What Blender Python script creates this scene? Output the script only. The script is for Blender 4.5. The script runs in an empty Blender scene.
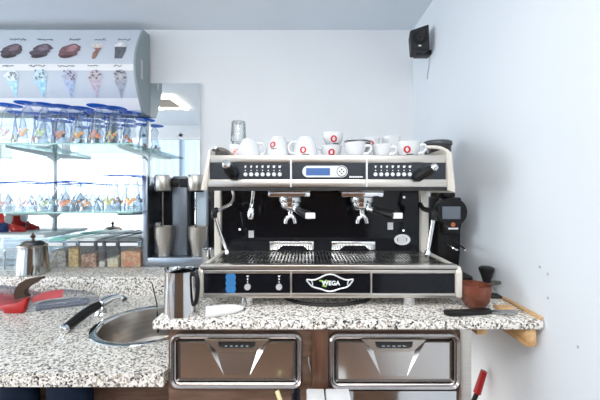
import bpy, bmesh, math, random
from mathutils import Vector, Matrix
random.seed(7)
PI = math.pi
sc = bpy.context.scene
COL = sc.collection
F, VX, VY, CZ = 325.0, 305.0, 192.0, 1.35      # focal length in px, horizon point, eye height

def P(px, py, Y):                              # pixel of the photograph at depth Y -> place in the room
    return Vector(((px - VX) * Y / F, Y, CZ - (py - VY) * Y / F))
def PX(px, Y): return (px - VX) * Y / F
def PZ(py, Y): return CZ - (py - VY) * Y / F

# ------------------------------------------------------------------ materials
MATS = {}
def mat(name, color, rough=0.5, metal=0.0, noise=0.0, nscale=20, bump=0.0, bscale=200, coat=0.0,
        emit=None, estr=0.0, spec=0.5, stretch=None, trans=0.0, ior=1.45):
    if name in MATS: return MATS[name]
    m = bpy.data.materials.new(name); m.use_nodes = True
    nt = m.node_tree; b = nt.nodes['Principled BSDF']
    c = (*color, 1)
    b.inputs['Base Color'].default_value = c
    b.inputs['Roughness'].default_value = rough
    b.inputs['Metallic'].default_value = metal
    b.inputs['Specular IOR Level'].default_value = spec
    b.inputs['Coat Weight'].default_value = coat
    b.inputs['Transmission Weight'].default_value = trans
    b.inputs['IOR'].default_value = ior
    if emit:
        b.inputs['Emission Color'].default_value = (*emit, 1); b.inputs['Emission Strength'].default_value = estr
    tc = nt.nodes.new('ShaderNodeTexCoord')
    mp = nt.nodes.new('ShaderNodeMapping'); nt.links.new(tc.outputs['Object'], mp.inputs[0])
    if stretch: mp.inputs['Scale'].default_value = stretch
    if noise > 0:
        n = nt.nodes.new('ShaderNodeTexNoise'); n.inputs['Scale'].default_value = nscale; n.inputs['Detail'].default_value = 5
        nt.links.new(mp.outputs[0], n.inputs[0])
        r = nt.nodes.new('ShaderNodeValToRGB')
        r.color_ramp.elements[0].position = .3; r.color_ramp.elements[1].position = .7
        r.color_ramp.elements[0].color = tuple(max(0, x * (1 - noise)) for x in color) + (1,)
        r.color_ramp.elements[1].color = tuple(min(1, x * (1 + noise)) for x in color) + (1,)
        nt.links.new(n.outputs[0], r.inputs[0]); nt.links.new(r.outputs[0], b.inputs['Base Color'])
    if bump > 0:
        n2 = nt.nodes.new('ShaderNodeTexNoise'); n2.inputs['Scale'].default_value = bscale
        nt.links.new(mp.outputs[0], n2.inputs[0])
        bp = nt.nodes.new('ShaderNodeBump'); bp.inputs['Strength'].default_value = bump; bp.inputs['Distance'].default_value = .002
        nt.links.new(n2.outputs[0], bp.inputs['Height']); nt.links.new(bp.outputs[0], b.inputs['Normal'])
    MATS[name] = m
    return m

def speckle(name, stops, scale, rough=.25, bump=0.0, warp=.35):
    m = bpy.data.materials.new(name); m.use_nodes = True
    nt = m.node_tree; b = nt.nodes['Principled BSDF']
    tc = nt.nodes.new('ShaderNodeTexCoord')
    nz = nt.nodes.new('ShaderNodeTexNoise'); nz.inputs['Scale'].default_value = scale * .8
    nt.links.new(tc.outputs['Object'], nz.inputs[0])
    mx = nt.nodes.new('ShaderNodeVectorMath'); mx.operation = 'SCALE'; mx.inputs['Scale'].default_value = warp / scale * 4
    nt.links.new(nz.outputs['Color'], mx.inputs[0])
    ad = nt.nodes.new('ShaderNodeVectorMath'); nt.links.new(tc.outputs['Object'], ad.inputs[0]); nt.links.new(mx.outputs[0], ad.inputs[1])
    v = nt.nodes.new('ShaderNodeTexVoronoi'); v.inputs['Scale'].default_value = scale
    nt.links.new(ad.outputs[0], v.inputs['Vector'])
    sp = nt.nodes.new('ShaderNodeSeparateColor'); nt.links.new(v.outputs['Color'], sp.inputs[0])
    r = nt.nodes.new('ShaderNodeValToRGB'); r.color_ramp.interpolation = 'CONSTANT'
    e = r.color_ramp.elements
    while len(e) < len(stops): e.new(.5)
    for i, (p, c) in enumerate(stops): e[i].position = p; e[i].color = (*c, 1)
    nt.links.new(sp.outputs[0], r.inputs[0]); nt.links.new(r.outputs[0], b.inputs['Base Color'])
    b.inputs['Roughness'].default_value = rough
    if bump:
        bp = nt.nodes.new('ShaderNodeBump'); bp.inputs['Strength'].default_value = bump; bp.inputs['Distance'].default_value = .004
        nt.links.new(v.outputs['Distance'], bp.inputs['Height']); nt.links.new(bp.outputs[0], b.inputs['Normal'])
    MATS[name] = m
    return m

def thin_glass(name, tint=(1, 1, 1), body=(1, 1, 1), milk=0.0, refl=1.0, edge=None):
    m = bpy.data.materials.new(name); m.use_nodes = True
    nt = m.node_tree
    for n in list(nt.nodes): nt.nodes.remove(n)
    out = nt.nodes.new('ShaderNodeOutputMaterial')
    t = nt.nodes.new('ShaderNodeBsdfTransparent')
    lf = nt.nodes.new('ShaderNodeLayerWeight'); lf.inputs['Blend'].default_value = .5
    cr_ = nt.nodes.new('ShaderNodeValToRGB'); e_ = cr_.color_ramp.elements
    e_[0].position = .35; e_[0].color = (*tint, 1); e_[1].position = 1; e_[1].color = (*(edge or tint), 1)
    nt.links.new(lf.outputs['Facing'], cr_.inputs[0]); nt.links.new(cr_.outputs[0], t.inputs[0])
    g = nt.nodes.new('ShaderNodeBsdfGlossy'); g.inputs['Roughness'].default_value = .03
    d = nt.nodes.new('ShaderNodeBsdfDiffuse'); d.inputs[0].default_value = (*body, 1)
    lw = nt.nodes.new('ShaderNodeLayerWeight'); lw.inputs['Blend'].default_value = .35
    mu = nt.nodes.new('ShaderNodeMath'); mu.operation = 'MULTIPLY'; mu.inputs[1].default_value = refl * .75
    nt.links.new(lw.outputs['Fresnel'], mu.inputs[0])
    m1 = nt.nodes.new('ShaderNodeMixShader'); m1.inputs[0].default_value = milk
    nt.links.new(t.outputs[0], m1.inputs[1]); nt.links.new(d.outputs[0], m1.inputs[2])
    m2 = nt.nodes.new('ShaderNodeMixShader')
    nt.links.new(mu.outputs[0], m2.inputs[0]); nt.links.new(m1.outputs[0], m2.inputs[1]); nt.links.new(g.outputs[0], m2.inputs[2])
    nt.links.new(m2.outputs[0], out.inputs[0])
    MATS[name] = m
    return m

def wood(name, c1, c2, scale=3, rough=.4, stretch=(1, 8, 8)):
    m = bpy.data.materials.new(name); m.use_nodes = True
    nt = m.node_tree; b = nt.nodes['Principled BSDF']
    tc = nt.nodes.new('ShaderNodeTexCoord'); mp = nt.nodes.new('ShaderNodeMapping')
    mp.inputs['Scale'].default_value = stretch
    nt.links.new(tc.outputs['Object'], mp.inputs[0])
    n = nt.nodes.new('ShaderNodeTexNoise'); n.inputs['Scale'].default_value = scale; n.inputs['Detail'].default_value = 8
    nt.links.new(mp.outputs[0], n.inputs[0])
    r = nt.nodes.new('ShaderNodeValToRGB'); r.color_ramp.elements[0].position = .35; r.color_ramp.elements[1].position = .68
    r.color_ramp.elements[0].color = (*c1, 1); r.color_ramp.elements[1].color = (*c2, 1)
    nt.links.new(n.outputs[0], r.inputs[0]); nt.links.new(r.outputs[0], b.inputs['Base Color'])
    b.inputs['Roughness'].default_value = rough
    MATS[name] = m
    return m

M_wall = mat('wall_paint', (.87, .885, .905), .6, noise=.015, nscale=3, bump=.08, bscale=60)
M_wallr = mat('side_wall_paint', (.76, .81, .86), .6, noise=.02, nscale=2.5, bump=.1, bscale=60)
M_ceil = mat('ceiling_paint', (.76, .83, .90), .8, noise=.01, nscale=2)
M_floor = wood('floor_wood', (.15, .085, .055), (.34, .21, .14), 3, .35, (8, 1, 8))
M_wood = wood('cabinet_wood', (.10, .056, .038), (.24, .15, .11), 4, .35, (1.5, 12, 12))
M_woodd = wood('dark_wood', (.05, .022, .013), (.12, .058, .034), 4, .3, (10, 10, 1.5))
M_barwood = wood('bar_wood', (.12, .07, .045), (.24, .15, .10), 3, .35, (8, 8, 1))
M_pine = wood('pine_wood', (.50, .27, .10), (.78, .52, .27), 5, .55, (8, 1, 8))
M_granite = speckle('granite', [(0, (.015, .015, .017)), (.10, (.15, .145, .14)), (.20, (.44, .41, .37)), (.33, (.84, .81, .75)), (.58, (.66, .63, .58)), (.70, (.90, .88, .84)), (.945, (.42, .35, .27))], 205, .28)
M_steel = mat('brushed_steel', (.70, .69, .67), .24, 1, noise=.08, nscale=4, stretch=(2, 30, 60))
M_satin = mat('satin_steel', (.60, .56, .51), .32, 1, noise=.06, nscale=5, stretch=(2, 30, 50))
M_chrome = mat('chrome', (.84, .85, .86), .06, 1)
M_mirsteel = mat('polished_steel', (.66, .67, .68), .10, 1)
M_cream = mat('cream_metal', (.70, .67, .60), .35, .15)
M_gloss = mat('gloss_black', (.005, .006, .009), .08, 0, spec=.28)
M_panelb = mat('control_black', (.012, .017, .026), .22)
M_black = mat('black_plastic', (.009, .009, .010), .38, spec=.3)
M_matte = mat('matte_black', (.015, .015, .016), .6)
M_grey = mat('grey_plastic', (.28, .33, .35), .45)
M_silver = mat('silver_plastic', (.72, .74, .76), .3, .4)
M_white = mat('white_glaze', (.72, .74, .76), .15, coat=.3)
M_whitep = mat('white_plastic', (.86, .87, .88), .35)
M_icon = mat('white_print', (.85, .87, .9), .5)
M_red = mat('red_print', (.55, .012, .02), .35)
M_redp = mat('red_plastic', (.62, .015, .012), .3)
M_blueprint = mat('navy_print', (.015, .04, .16), .4)
M_screen = mat('blue_screen', (.035, .09, .26), .3, emit=(.06, .17, .45), estr=.3)
M_screen2 = mat('grey_screen', (.16, .19, .23), .15)
M_bluerefl = mat('painted_blue_reflection', (.03, .14, .34), .3, emit=(.05, .25, .62), estr=.22)  # painted reflection on the machine front, glows without being a lamp
M_led = mat('white_indicator', (.9, .9, .9), .3, emit=(1, 1, 1), estr=.6)
M_mirror = mat('mirror_glass', (.86, .90, .92), .0, 1)
M_glass = thin_glass('clear_glass', (.88, .92, .95), (.7, .8, .9), .07, .3, edge=(.14, .25, .42))
M_shelf = thin_glass('shelf_glass', (.80, .92, .90), (.55, .75, .72), .10, .8)
M_shedge = mat('glass_edge', (.30, .55, .50), .15, coat=.4)
M_bluegl = thin_glass('blue_glass', (.10, .38, .92), (.02, .20, .80), .5, .35, edge=(.05, .26, .80))
M_film = thin_glass('plastic_film', (.95, .96, .98), (.8, .83, .88), .07, .55, edge=(.6, .63, .7))
M_tub = thin_glass('frosted_tub', (.86, .91, .94), (.86, .91, .95), .10, .3, edge=(.7, .77, .83))
M_orangegl = thin_glass('amber_bowl', (.78, .46, .36), (.36, .14, .095), .30, .8, edge=(.42, .17, .11))
M_pane = thin_glass('window_glass', (.98, .99, 1), (1, 1, 1), 0, .3)
M_navy = mat('navy_matte', (.004, .010, .024), .8, spec=.2)
M_lamp = mat('lamp_glow', (1, .95, .85), .5, emit=(1, .9, .72), estr=6)
M_menu = mat('menu_sheet', (.40, .45, .52), .3, emit=(.80, .88, 1.0), estr=.15, noise=.05, nscale=3)
M_menub = mat('menu_band', (.55, .57, .60), .3, emit=(.95, .97, 1.0), estr=.25)

# ------------------------------------------------------------------ geometry helpers
ORG = {}
def link(o): COL.objects.link(o); return o
def tag(o, label=None, cat=None, group=None, kind=None):
    if label: o['label'] = label
    if cat: o['category'] = cat
    if group: o['group'] = group
    if kind: o['kind'] = kind
    return o
def thing(name, label, cat, loc=(0, 0, 0), group=None):
    o = link(bpy.data.objects.new(name, None)); o.empty_display_size = .05
    o.location = loc; ORG[o.name] = Vector(loc)
    return tag(o, label, cat, group)
def obj(name, bm, m, parent=None, smooth=35, base=None, label=None):
    """links a world-space bmesh as ONE mesh object below parent (or top-level with its origin at base)"""
    off = ORG[parent.name] if parent else Vector(base if base is not None else (0, 0, 0))
    bmesh.ops.remove_doubles(bm, verts=bm.verts, dist=1e-6)
    bmesh.ops.recalc_face_normals(bm, faces=bm.faces)
    bmesh.ops.translate(bm, verts=bm.verts, vec=-off)
    me = bpy.data.meshes.new(name); bm.to_mesh(me); bm.free()
    ms = m if isinstance(m, (list, tuple)) else [m]
    for x in ms: me.materials.append(x)
    if smooth:
        me.shade_smooth()
        me.set_sharp_from_angle(angle=math.radians(smooth))
    o = link(bpy.data.objects.new(name, me))
    if parent: o.parent = parent
    else: o.location = off
    ORG[o.name] = off
    if label: o['label'] = label
    return o
def struct(name, bm, m, parent=None, smooth=0):
    o = obj(name, bm, m, parent, smooth)
    if not parent: o['kind'] = 'structure'
    return o
def copy_tree(o, parent=None):
    c = o.copy(); link(c); c.parent = parent
    if o.name in ORG: ORG[c.name] = ORG[o.name]
    for ch in list(o.children): copy_tree(ch, c)
    return c

def add(bm, verts, faces, mi=0):
    vs = [bm.verts.new(v) for v in verts]
    for f in faces:
        try:
            fc = bm.faces.new([vs[i] for i in f]); fc.material_index = mi
        except ValueError: pass
    return vs
def box(bm, a, b, bev=0.0, seg=2, mi=0):
    t = bmesh.new()
    x0, y0, z0 = [min(p, q) for p, q in zip(a, b)]; x1, y1, z1 = [max(p, q) for p, q in zip(a, b)]
    bmesh.ops.create_cube(t, size=1)
    bmesh.ops.scale(t, vec=(x1 - x0, y1 - y0, z1 - z0), verts=t.verts)
    bmesh.ops.translate(t, vec=((x0 + x1) / 2, (y0 + y1) / 2, (z0 + z1) / 2), verts=t.verts)
    if bev: bmesh.ops.bevel(t, geom=list(t.edges), offset=min(bev, .45 * min(x1 - x0, y1 - y0, z1 - z0)), segments=seg, profile=.5, affect='EDGES')
    merge(bm, t, mi); return bm
def merge(bm, t, mi=0, M=None):
    if M is not None: bmesh.ops.transform(t, matrix=M, verts=t.verts)
    d = {}
    for v in t.verts: d[v] = bm.verts.new(v.co)
    for f in t.faces:
        try:
            nf = bm.faces.new([d[v] for v in f.verts]); nf.material_index = mi
        except ValueError: pass
    t.free()
def nb(): return bmesh.new()
def bx(a, b, bev=0.0, seg=2): return box(nb(), a, b, bev, seg)
def lathe(bm, prof, c=(0, 0, 0), axis=(0, 0, 1), n=28, mi=0, sx=1, sy=1):
    t = nb(); rings = []
    for r, z in prof:
        if r < 1e-6: rings.append([t.verts.new((0, 0, z))])
        else: rings.append([t.verts.new((r * sx * math.cos(2 * PI * k / n), r * sy * math.sin(2 * PI * k / n), z)) for k in range(n)])
    for A, B in zip(rings, rings[1:]):
        if len(A) == 1 and len(B) == 1: continue
        for k in range(n):
            k2 = (k + 1) % n
            if len(A) == 1: t.faces.new((A[0], B[k], B[k2]))
            elif len(B) == 1: t.faces.new((A[k], A[k2], B[0]))
            else: t.faces.new((A[k], A[k2], B[k2], B[k]))
    q = Vector((0, 0, 1)).rotation_difference(Vector(axis).normalized()).to_matrix().to_4x4()
    merge(bm, t, mi, Matrix.Translation(c) @ q); return bm
def lat(prof, c=(0, 0, 0), axis=(0, 0, 1), n=28, **k): return lathe(nb(), prof, c, axis, n, **k)
def cyl(bm, a, b, r, r2=None, n=20, mi=0):
    a = Vector(a); b = Vector(b); L = (b - a).length; r2 = r if r2 is None else r2
    return lathe(bm, [(0, 0), (r, 0), (r2, L), (0, L)], a, b - a, n, mi)
def tube(bm, pts, r, n=10, mi=0, smooth=4, closed=False):
    pts = [Vector(p) for p in pts]
    rs = r if isinstance(r, (list, tuple)) else [r] * len(pts)
    if smooth > 1 and len(pts) > 2:
        out, ro = [], []
        N = len(pts)
        for i in range(N if closed else N - 1):
            p0 = pts[(i - 1) % N] if closed or i > 0 else pts[0]
            p1 = pts[i]; p2 = pts[(i + 1) % N]
            p3 = pts[(i + 2) % N] if closed or i + 2 < N else pts[-1]
            for s in range(smooth):
                t = s / smooth
                out.append(.5 * ((2 * p1) + (-p0 + p2) * t + (2 * p0 - 5 * p1 + 4 * p2 - p3) * t * t + (-p0 + 3 * p1 - 3 * p2 + p3) * t ** 3))
                ro.append(rs[i] * (1 - t) + rs[(i + 1) % N] * t)
        if not closed: out.append(pts[-1]); ro.append(rs[-1])
        pts, rs = out, ro
    N = len(pts); rings = []; nrm = None
    for i, p in enumerate(pts):
        if closed: d = pts[(i + 1) % N] - pts[i - 1]
        else: d = pts[min(i + 1, N - 1)] - pts[max(i - 1, 0)]
        d.normalize()
        if nrm is None:
            nrm = d.orthogonal().normalized()
        else:
            nrm = (nrm - d * nrm.dot(d))
            nrm = nrm.normalized() if nrm.length > 1e-6 else d.orthogonal().normalized()
        bn = d.cross(nrm)
        rings.append([bm.verts.new(p + (nrm * math.cos(2 * PI * k / n) + bn * math.sin(2 * PI * k / n)) * rs[i]) for k in range(n)])
    for i in range(N if closed else N - 1):
        A, B = rings[i], rings[(i + 1) % N]
        for k in range(n):
            f = bm.faces.new((A[k], A[(k + 1) % n], B[(k + 1) % n], B[k])); f.material_index = mi
    if not closed:
        for R in (rings[0], rings[-1]):
            f = bm.faces.new(R); f.material_index = mi
    return bm
def prism(bm, poly, axis, a, b, mi=0, bev=0):
    """poly of 2-D points in the two other axes (order x,y,z), extruded from a to b along axis"""
    t = nb()
    def v(p, h):
        if axis == 'y': return (p[0], h, p[1])
        if axis == 'x': return (h, p[0], p[1])
        return (p[0], p[1], h)
    A = [t.verts.new(v(p, a)) for p in poly]; B = [t.verts.new(v(p, b)) for p in poly]
    n = len(poly)
    t.faces.new(A); t.faces.new(B[::-1])
    for k in range(n): t.faces.new((A[k], B[k], B[(k + 1) % n], A[(k + 1) % n]))
    if bev: 
        bmesh.ops.recalc_face_normals(t, faces=t.faces)
        bmesh.ops.bevel(t, geom=list(t.edges), offset=bev, segments=2, profile=.5, affect='EDGES')
    merge(bm, t, mi); return bm
def rrect(x0, z0, x1, z1, r, n=6):
    x0, x1 = min(x0, x1), max(x0, x1); z0, z1 = min(z0, z1), max(z0, z1)
    pts = []
    for cx, cz, a0 in ((x1 - r, z1 - r, 0), (x0 + r, z1 - r, PI / 2), (x0 + r, z0 + r, PI), (x1 - r, z0 + r, 1.5 * PI)):
        for k in range(n + 1):
            a = a0 + k * PI / 2 / n; pts.append((cx + r * math.cos(a), cz + r * math.sin(a)))
    return pts
def prr(x0, y0, x1, y1, Y, rpx): return rrect(PX(x0, Y), PZ(y0, Y), PX(x1, Y), PZ(y1, Y), rpx * Y / F)
def ringprism(bm, outer, inner, a, b, mi=0, round_=0.0):
    """frame between two matching outlines, in the XZ plane, from Y=a (front) to Y=b"""
    n = len(outer)
    mid = [((o[0] * .5 + i[0] * .5), (o[1] * .5 + i[1] * .5)) for o, i in zip(outer, inner)]
    rows = [[bm.verts.new((p[0], b, p[1])) for p in outer], [bm.verts.new((p[0] , a + round_, p[1])) for p in outer],
            [bm.verts.new((p[0], a, p[1])) for p in mid],
            [bm.verts.new((p[0], a + round_, p[1])) for p in inner], [bm.verts.new((p[0], b, p[1])) for p in inner]]
    for A, B in zip(rows, rows[1:] + rows[:1]):
        for k in range(n):
            f = bm.faces.new((A[k], A[(k + 1) % n], B[(k + 1) % n], B[k])); f.material_index = mi
    return bm
def poly(bm, pts, mi=0):
    f = bm.faces.new([bm.verts.new(p) for p in pts]); f.material_index = mi; return bm
def disc(bm, c, r, Y0, Y1, n=20, mi=0): return lathe(bm, [(0, 0), (r, 0), (r, abs(Y1 - Y0)), (0, abs(Y1 - Y0))], (c[0], max(Y0, Y1), c[1]), (0, -1, 0), n, mi)

# ------------------------------------------------------------------ main levels
Z_TOP, Z_LEDGE, Z_LOW = .993, .938, .846       # raised worktop, back ledge, sink counter
XW, YB, ZC = .665, 2.0, 2.347                  # side wall, back wall, ceiling
XL, YR = -4.8, -.9                             # far end of the room, shopfront behind the camera

# ------------------------------------------------------------------ room shell
struct('floor', bx((XL - .1, YR - .1, -.05), (XW + .1, YB + .1, 0)), M_floor)
struct('ceiling', bx((XL - .1, YR - .1, ZC), (XW + .1, YB + .1, ZC + .08)), M_ceil)
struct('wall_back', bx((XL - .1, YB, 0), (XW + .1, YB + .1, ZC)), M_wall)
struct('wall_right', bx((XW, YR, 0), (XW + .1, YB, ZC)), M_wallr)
wl_ = nb(); box(wl_, (XL - .1, YR, 0), (XL, YB, .45)); box(wl_, (XL - .1, YR, 2.25), (XL, YB, ZC)); box(wl_, (XL - .1, YR, .45), (XL, -.8, 2.25)); box(wl_, (XL - .1, 1.5, .45), (XL, YB, 2.25))
struct('wall_left', wl_, M_wall)
WX0, WX1, WZ0, WZ1 = -4.7, -1.35, .55, 2.22    # shopfront opening
wb = nb()
box(wb, (XL - .1, YR - .1, 0), (WX0, YR, ZC)); box(wb, (WX1, YR - .1, 0), (-.85, YR, ZC)); box(wb, (.45, YR - .1, 0), (XW + .1, YR, ZC))
box(wb, (-.85, YR - .1, 0), (.45, YR, 1.42)); box(wb, (-.85, YR - .1, WZ1), (.45, YR, ZC))
box(wb, (WX0, YR - .1, 0), (WX1, YR, WZ0)); box(wb, (WX0, YR - .1, WZ1), (WX1, YR, ZC))
struct('wall_front', wb, M_wall)
def window(name, x0, x1, z0, z1, bars):
    fr = nb(); y0, y1 = YR - .09, YR + .015
    for a, b in (((x0, y0, z0), (x0 + .05, y1, z1)), ((x1 - .05, y0, z0), (x1, y1, z1)), ((x0, y0, z0), (x1, y1, z0 + .05)), ((x0, y0, z1 - .06), (x1, y1, z1))):
        box(fr, a, b, .005)
    for x in bars: box(fr, (x - .03, y0, z0), (x + .03, y1, z1), .005)
    w = struct(name, fr, M_whitep)
    g = nb(); box(g, (x0 + .05, YR - .055, z0 + .05), (x1 - .05, YR - .05, z1 - .06))
    obj('window_pane', g, M_pane, w, 0)
window('window_1', WX0, WX1, WZ0, WZ1, (-3.6, -2.4, -1.85))
fr = nb()
for a, b in (((-.8, .45), (1.5, .5)), ((-.8, 2.19), (1.5, 2.25)), ((-.8, .45), (-.75, 2.25)), ((1.45, .45), (1.5, 2.25)), ((.32, .45), (.38, 2.25))): box(fr, (XL - .09, a[0], a[1]), (XL + .015, b[0], b[1]), .005)
w3 = struct('window_added_side', fr, M_whitep); obj('window_pane', bx((XL - .055, -.75, .5), (XL - .05, 1.45, 2.19)), M_pane, w3, 0)  # unseen window, added to let light in from the left
window('window_added_rear', -.85, .45, 1.42, WZ1, (-.2,))  # unseen window, added for front light and reflections in the steel
# brown timber cladding on the lower shopfront, seen only in the steel
struct('trim_1', bx((WX1 + .02, YR, 0), (XW, YR + .03, 1.40)), M_barwood)
# mirror panel on the back wall
YM = 1.98
mb = bx((-2.6, YM, Z_LEDGE + .004), (PX(200, YM), YB - .001, PZ(83, YM)), .002, 1)
tag(obj('wall_mirror', mb, M_mirror, base=(-1.6, YB, Z_LEDGE), smooth=0), 'tall frameless mirror panel on the back wall behind the glass shelves', 'mirror')

# square ceiling lamp that shows in the mirror
lt = thing('ceiling_lamp', 'square white ceiling lamp with glowing border, seen in the mirror', 'lamp', (-1.55, .38, ZC))
f = nb(); x0, x1, y0, y1 = -1.72, -1.36, .14, .62
for a, b in (((x0, y0, ZC - .03), (x0 + .05, y1, ZC)), ((x1 - .05, y0, ZC - .03), (x1, y1, ZC)), ((x0, y0, ZC - .03), (x1, y0 + .05, ZC)), ((x0, y1 - .05, ZC - .03), (x1, y1, ZC))): box(f, a, b, .004)
obj('glowing_border', f, M_lamp, lt)
obj('centre_plate', bx((x0 + .05, y0 + .05, ZC - .02), (x1 - .05, y1 - .05, ZC)), mat('lamp_plate', (.35, .28, .2), .5), lt)

# pale curtain in the right bay of the shopfront, seen in the mirror
ct = nb(); n_ = 60; prev = None
for k in range(n_ + 1):
    x = -2.34 + .96 * k / n_; y = YR + .055 + .018 * math.sin(k * .95)
    a_, b_ = ct.verts.new((x, y, .52)), ct.verts.new((x, y, 2.12))
    if prev: ct.faces.new((prev[0], prev[1], b_, a_))
    prev = (a_, b_)
mc = thin_glass('curtain_cloth', (.55, .66, .78), (.62, .70, .78), .55, .1)
cu_ = thing('window_curtain', 'pale blue pleated curtain seen in the mirror left of the machine', 'curtain', (-1.86, YR + .055, .52))
obj('cloth', ct, mc, cu_, 60)
obj('curtain_rail', bx((-2.4, YR + .03, 2.12), (-1.36, YR + .08, 2.165), .004), M_whitep, cu_)

# ------------------------------------------------------------------ counters
YF = .90
wt = nb(); box(wt, (PX(152, YF), YF, Z_TOP - .025), (XW - .003, YB - .002, Z_TOP), .004)
tag(obj('granite_worktop', wt, M_granite, base=(.1, 1.4, Z_TOP)), 'raised speckled granite worktop under the espresso machine', 'counter')
# sink counter with a round hole
SX, SY, SR = -.60, 1.255, .196
XR_LOW = -.392
def slab_hole(x0, x1, y0, y1, z0, z1, cx, cy, r):
    bm = nb(); n = 48
    cir = [(cx + r * math.cos(2 * PI * k / n), cy + r * math.sin(2 * PI * k / n)) for k in range(n)]
    def edge(p):                        # ray from centre out to the rectangle
        dx, dy = p[0] - cx, p[1] - cy
        t = min(((x1 - cx) / dx if dx > 1e-9 else (x0 - cx) / dx if dx < -1e-9 else 1e9), ((y1 - cy) / dy if dy > 1e-9 else (y0 - cy) / dy if dy < -1e-9 else 1e9))
        return (cx + dx * t, cy + dy * t)
    out = [edge(p) for p in cir]
    for c in ((x0, y0), (x1, y0), (x1, y1), (x0, y1)):      # snap nearest to corners
        k = min(range(n), key=lambda i: (out[i][0] - c[0]) ** 2 + (out[i][1] - c[1]) ** 2); out[k] = c
    L = {}
    for nm, pts in (('c', cir), ('o', out)):
        for h in (z0, z1): L[nm, h] = [bm.verts.new((p[0], p[1], h)) for p in pts]
    for k in range(n):
        j = (k + 1) % n
        bm.faces.new((L['c', z1][k], L['o', z1][k], L['o', z1][j], L['c', z1][j]))
        bm.faces.new((L['c', z0][k], L['c', z0][j], L['o', z0][j], L['o', z0][k]))
        bm.faces.new((L['o', z0][k], L['o', z0][j], L['o', z1][j], L['o', z1][k]))
        bm.faces.new((L['c', z0][j], L['c', z0][k], L['c', z1][k], L['c', z1][j]))
    return bm
X_LEFT = -2.3
sb = slab_hole(-1.2, XR_LOW, YF, 1.575, Z_LOW - .036, Z_LOW, SX, SY, SR - .012)
box(sb, (X_LEFT, YF, Z_LOW - .036), (-1.2, 1.575, Z_LOW))
tag(obj('granite_counter', sb, M_granite, base=(-1, 1.2, Z_LOW), smooth=0), 'lower speckled granite counter with the round sink set in it', 'counter')
tag(obj('granite_ledge', bx((X_LEFT, 1.576, Z_LOW - .03), (PX(152, YF) - .002, YM - .002, Z_LEDGE), .004), M_granite, base=(-1, 1.8, Z_LEDGE)), 'granite back ledge stepping up behind the sink, under mixer and tubs', 'ledge')

# sink
sk = thing('round_sink', 'round stainless steel sink set in the lower granite counter', 'sink', (SX, SY, Z_LOW))
obj('rim', lat([(SR - .027, -.004), (SR - .022, .002), (SR - .012, .0045), (SR, .003), (SR + .002, .0006), (SR - .027, -.006)], (SX, SY, Z_LOW), n=56), M_mirsteel, sk)
obj('basin', lat([(SR - .027, -.004), (SR - .030, -.02), (SR - .038, -.12), (SR - .06, -.145), (.03, -.15), (0, -.15)], (SX, SY, Z_LOW), n=56), mat('basin_steel', (.52, .49, .46), .28, 1, noise=.12, nscale=3, stretch=(1, 1, 30)), sk)
obj('drain', lat([(0, -.146), (.02, -.146), (.03, -.149)], (SX, SY, Z_LOW)), M_chrome, sk)

# cabinet below the worktop (timber front, steel post)
cb = thing('bar_cabinet', 'brown timber bar cabinet carrying the two steel drawers', 'cabinet', (0, 1.2, 0))
YP = .925
obj('carcass', bx((-.388, YP, 0), (PX(459, .92), 1.4, Z_TOP - .026)), M_wood, cb)
obj('upright_board', bx((PX(312, .92), .905, .05), (PX(328, .92), YP - .001, Z_TOP - .027), .002), M_woodd, cb)
obj('corner_post', bx((PX(459.5, .91), .908, 0), (PX(471.5, .91), .96, Z_TOP - .027), .003), M_satin, cb, label='brushed steel corner post')
lt_ = nb(); box(lt_, (PX(346, .92), .914, PZ(402, .915) - .3), (PX(456, .92), YP - .001, PZ(391, .915)), .003)
obj('lower_panel', lt_, M_mirsteel, cb, label='glossy lower steel panel')
# bent wire latch
tag(obj('wire_latch', tube(nb(), [P(308.5, 357, .918), P(309, 364, .912), P(311.5, 374, .912), P(313, 384, .918)], .0022, 8), M_satin, base=P(311, 370, .92)), 'thin bent wire latch on the timber between the two drawers', 'latch')

lc = thing('sink_cabinet', 'brown cabinet front recessed below the lower sink counter', 'cabinet', (-1.3, 1.0, 0))
obj('front_board', bx((X_LEFT, 1.0, 0), (-.39, 1.02, Z_LOW - .037)), M_wood, lc)
obj('side_board', bx((X_LEFT, 1.02, 0), (X_LEFT + .02, 1.57, Z_LOW - .037)), M_wood, lc)

for (a, b, lab) in ((4, 38, 'made-up dark navy shape under the sink counter, the left one'), (50, 93, 'made-up dark navy shape under the sink counter, wider right one nearest the drawers')):  # rounded navy shapes made up for unidentified dark blue forms
    cx, r = (PX(a, .95) + PX(b, .95)) / 2, (PX(b, .95) - PX(a, .95)) / 2
    t = nb(); lathe(t, [(0, 0), (r * .9, 0), (r * 1.02, .1), (r, .5), (r * .98, .785), (r * .9, .803), (r * .3, .806), (0, .806)], (cx, .945, 0), n=24, sy=.046 / r)
    tag(obj('navy_shape', t, M_navy, base=(cx, .945, 0)), lab, 'sack', 'navy shapes under the counter')

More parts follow.
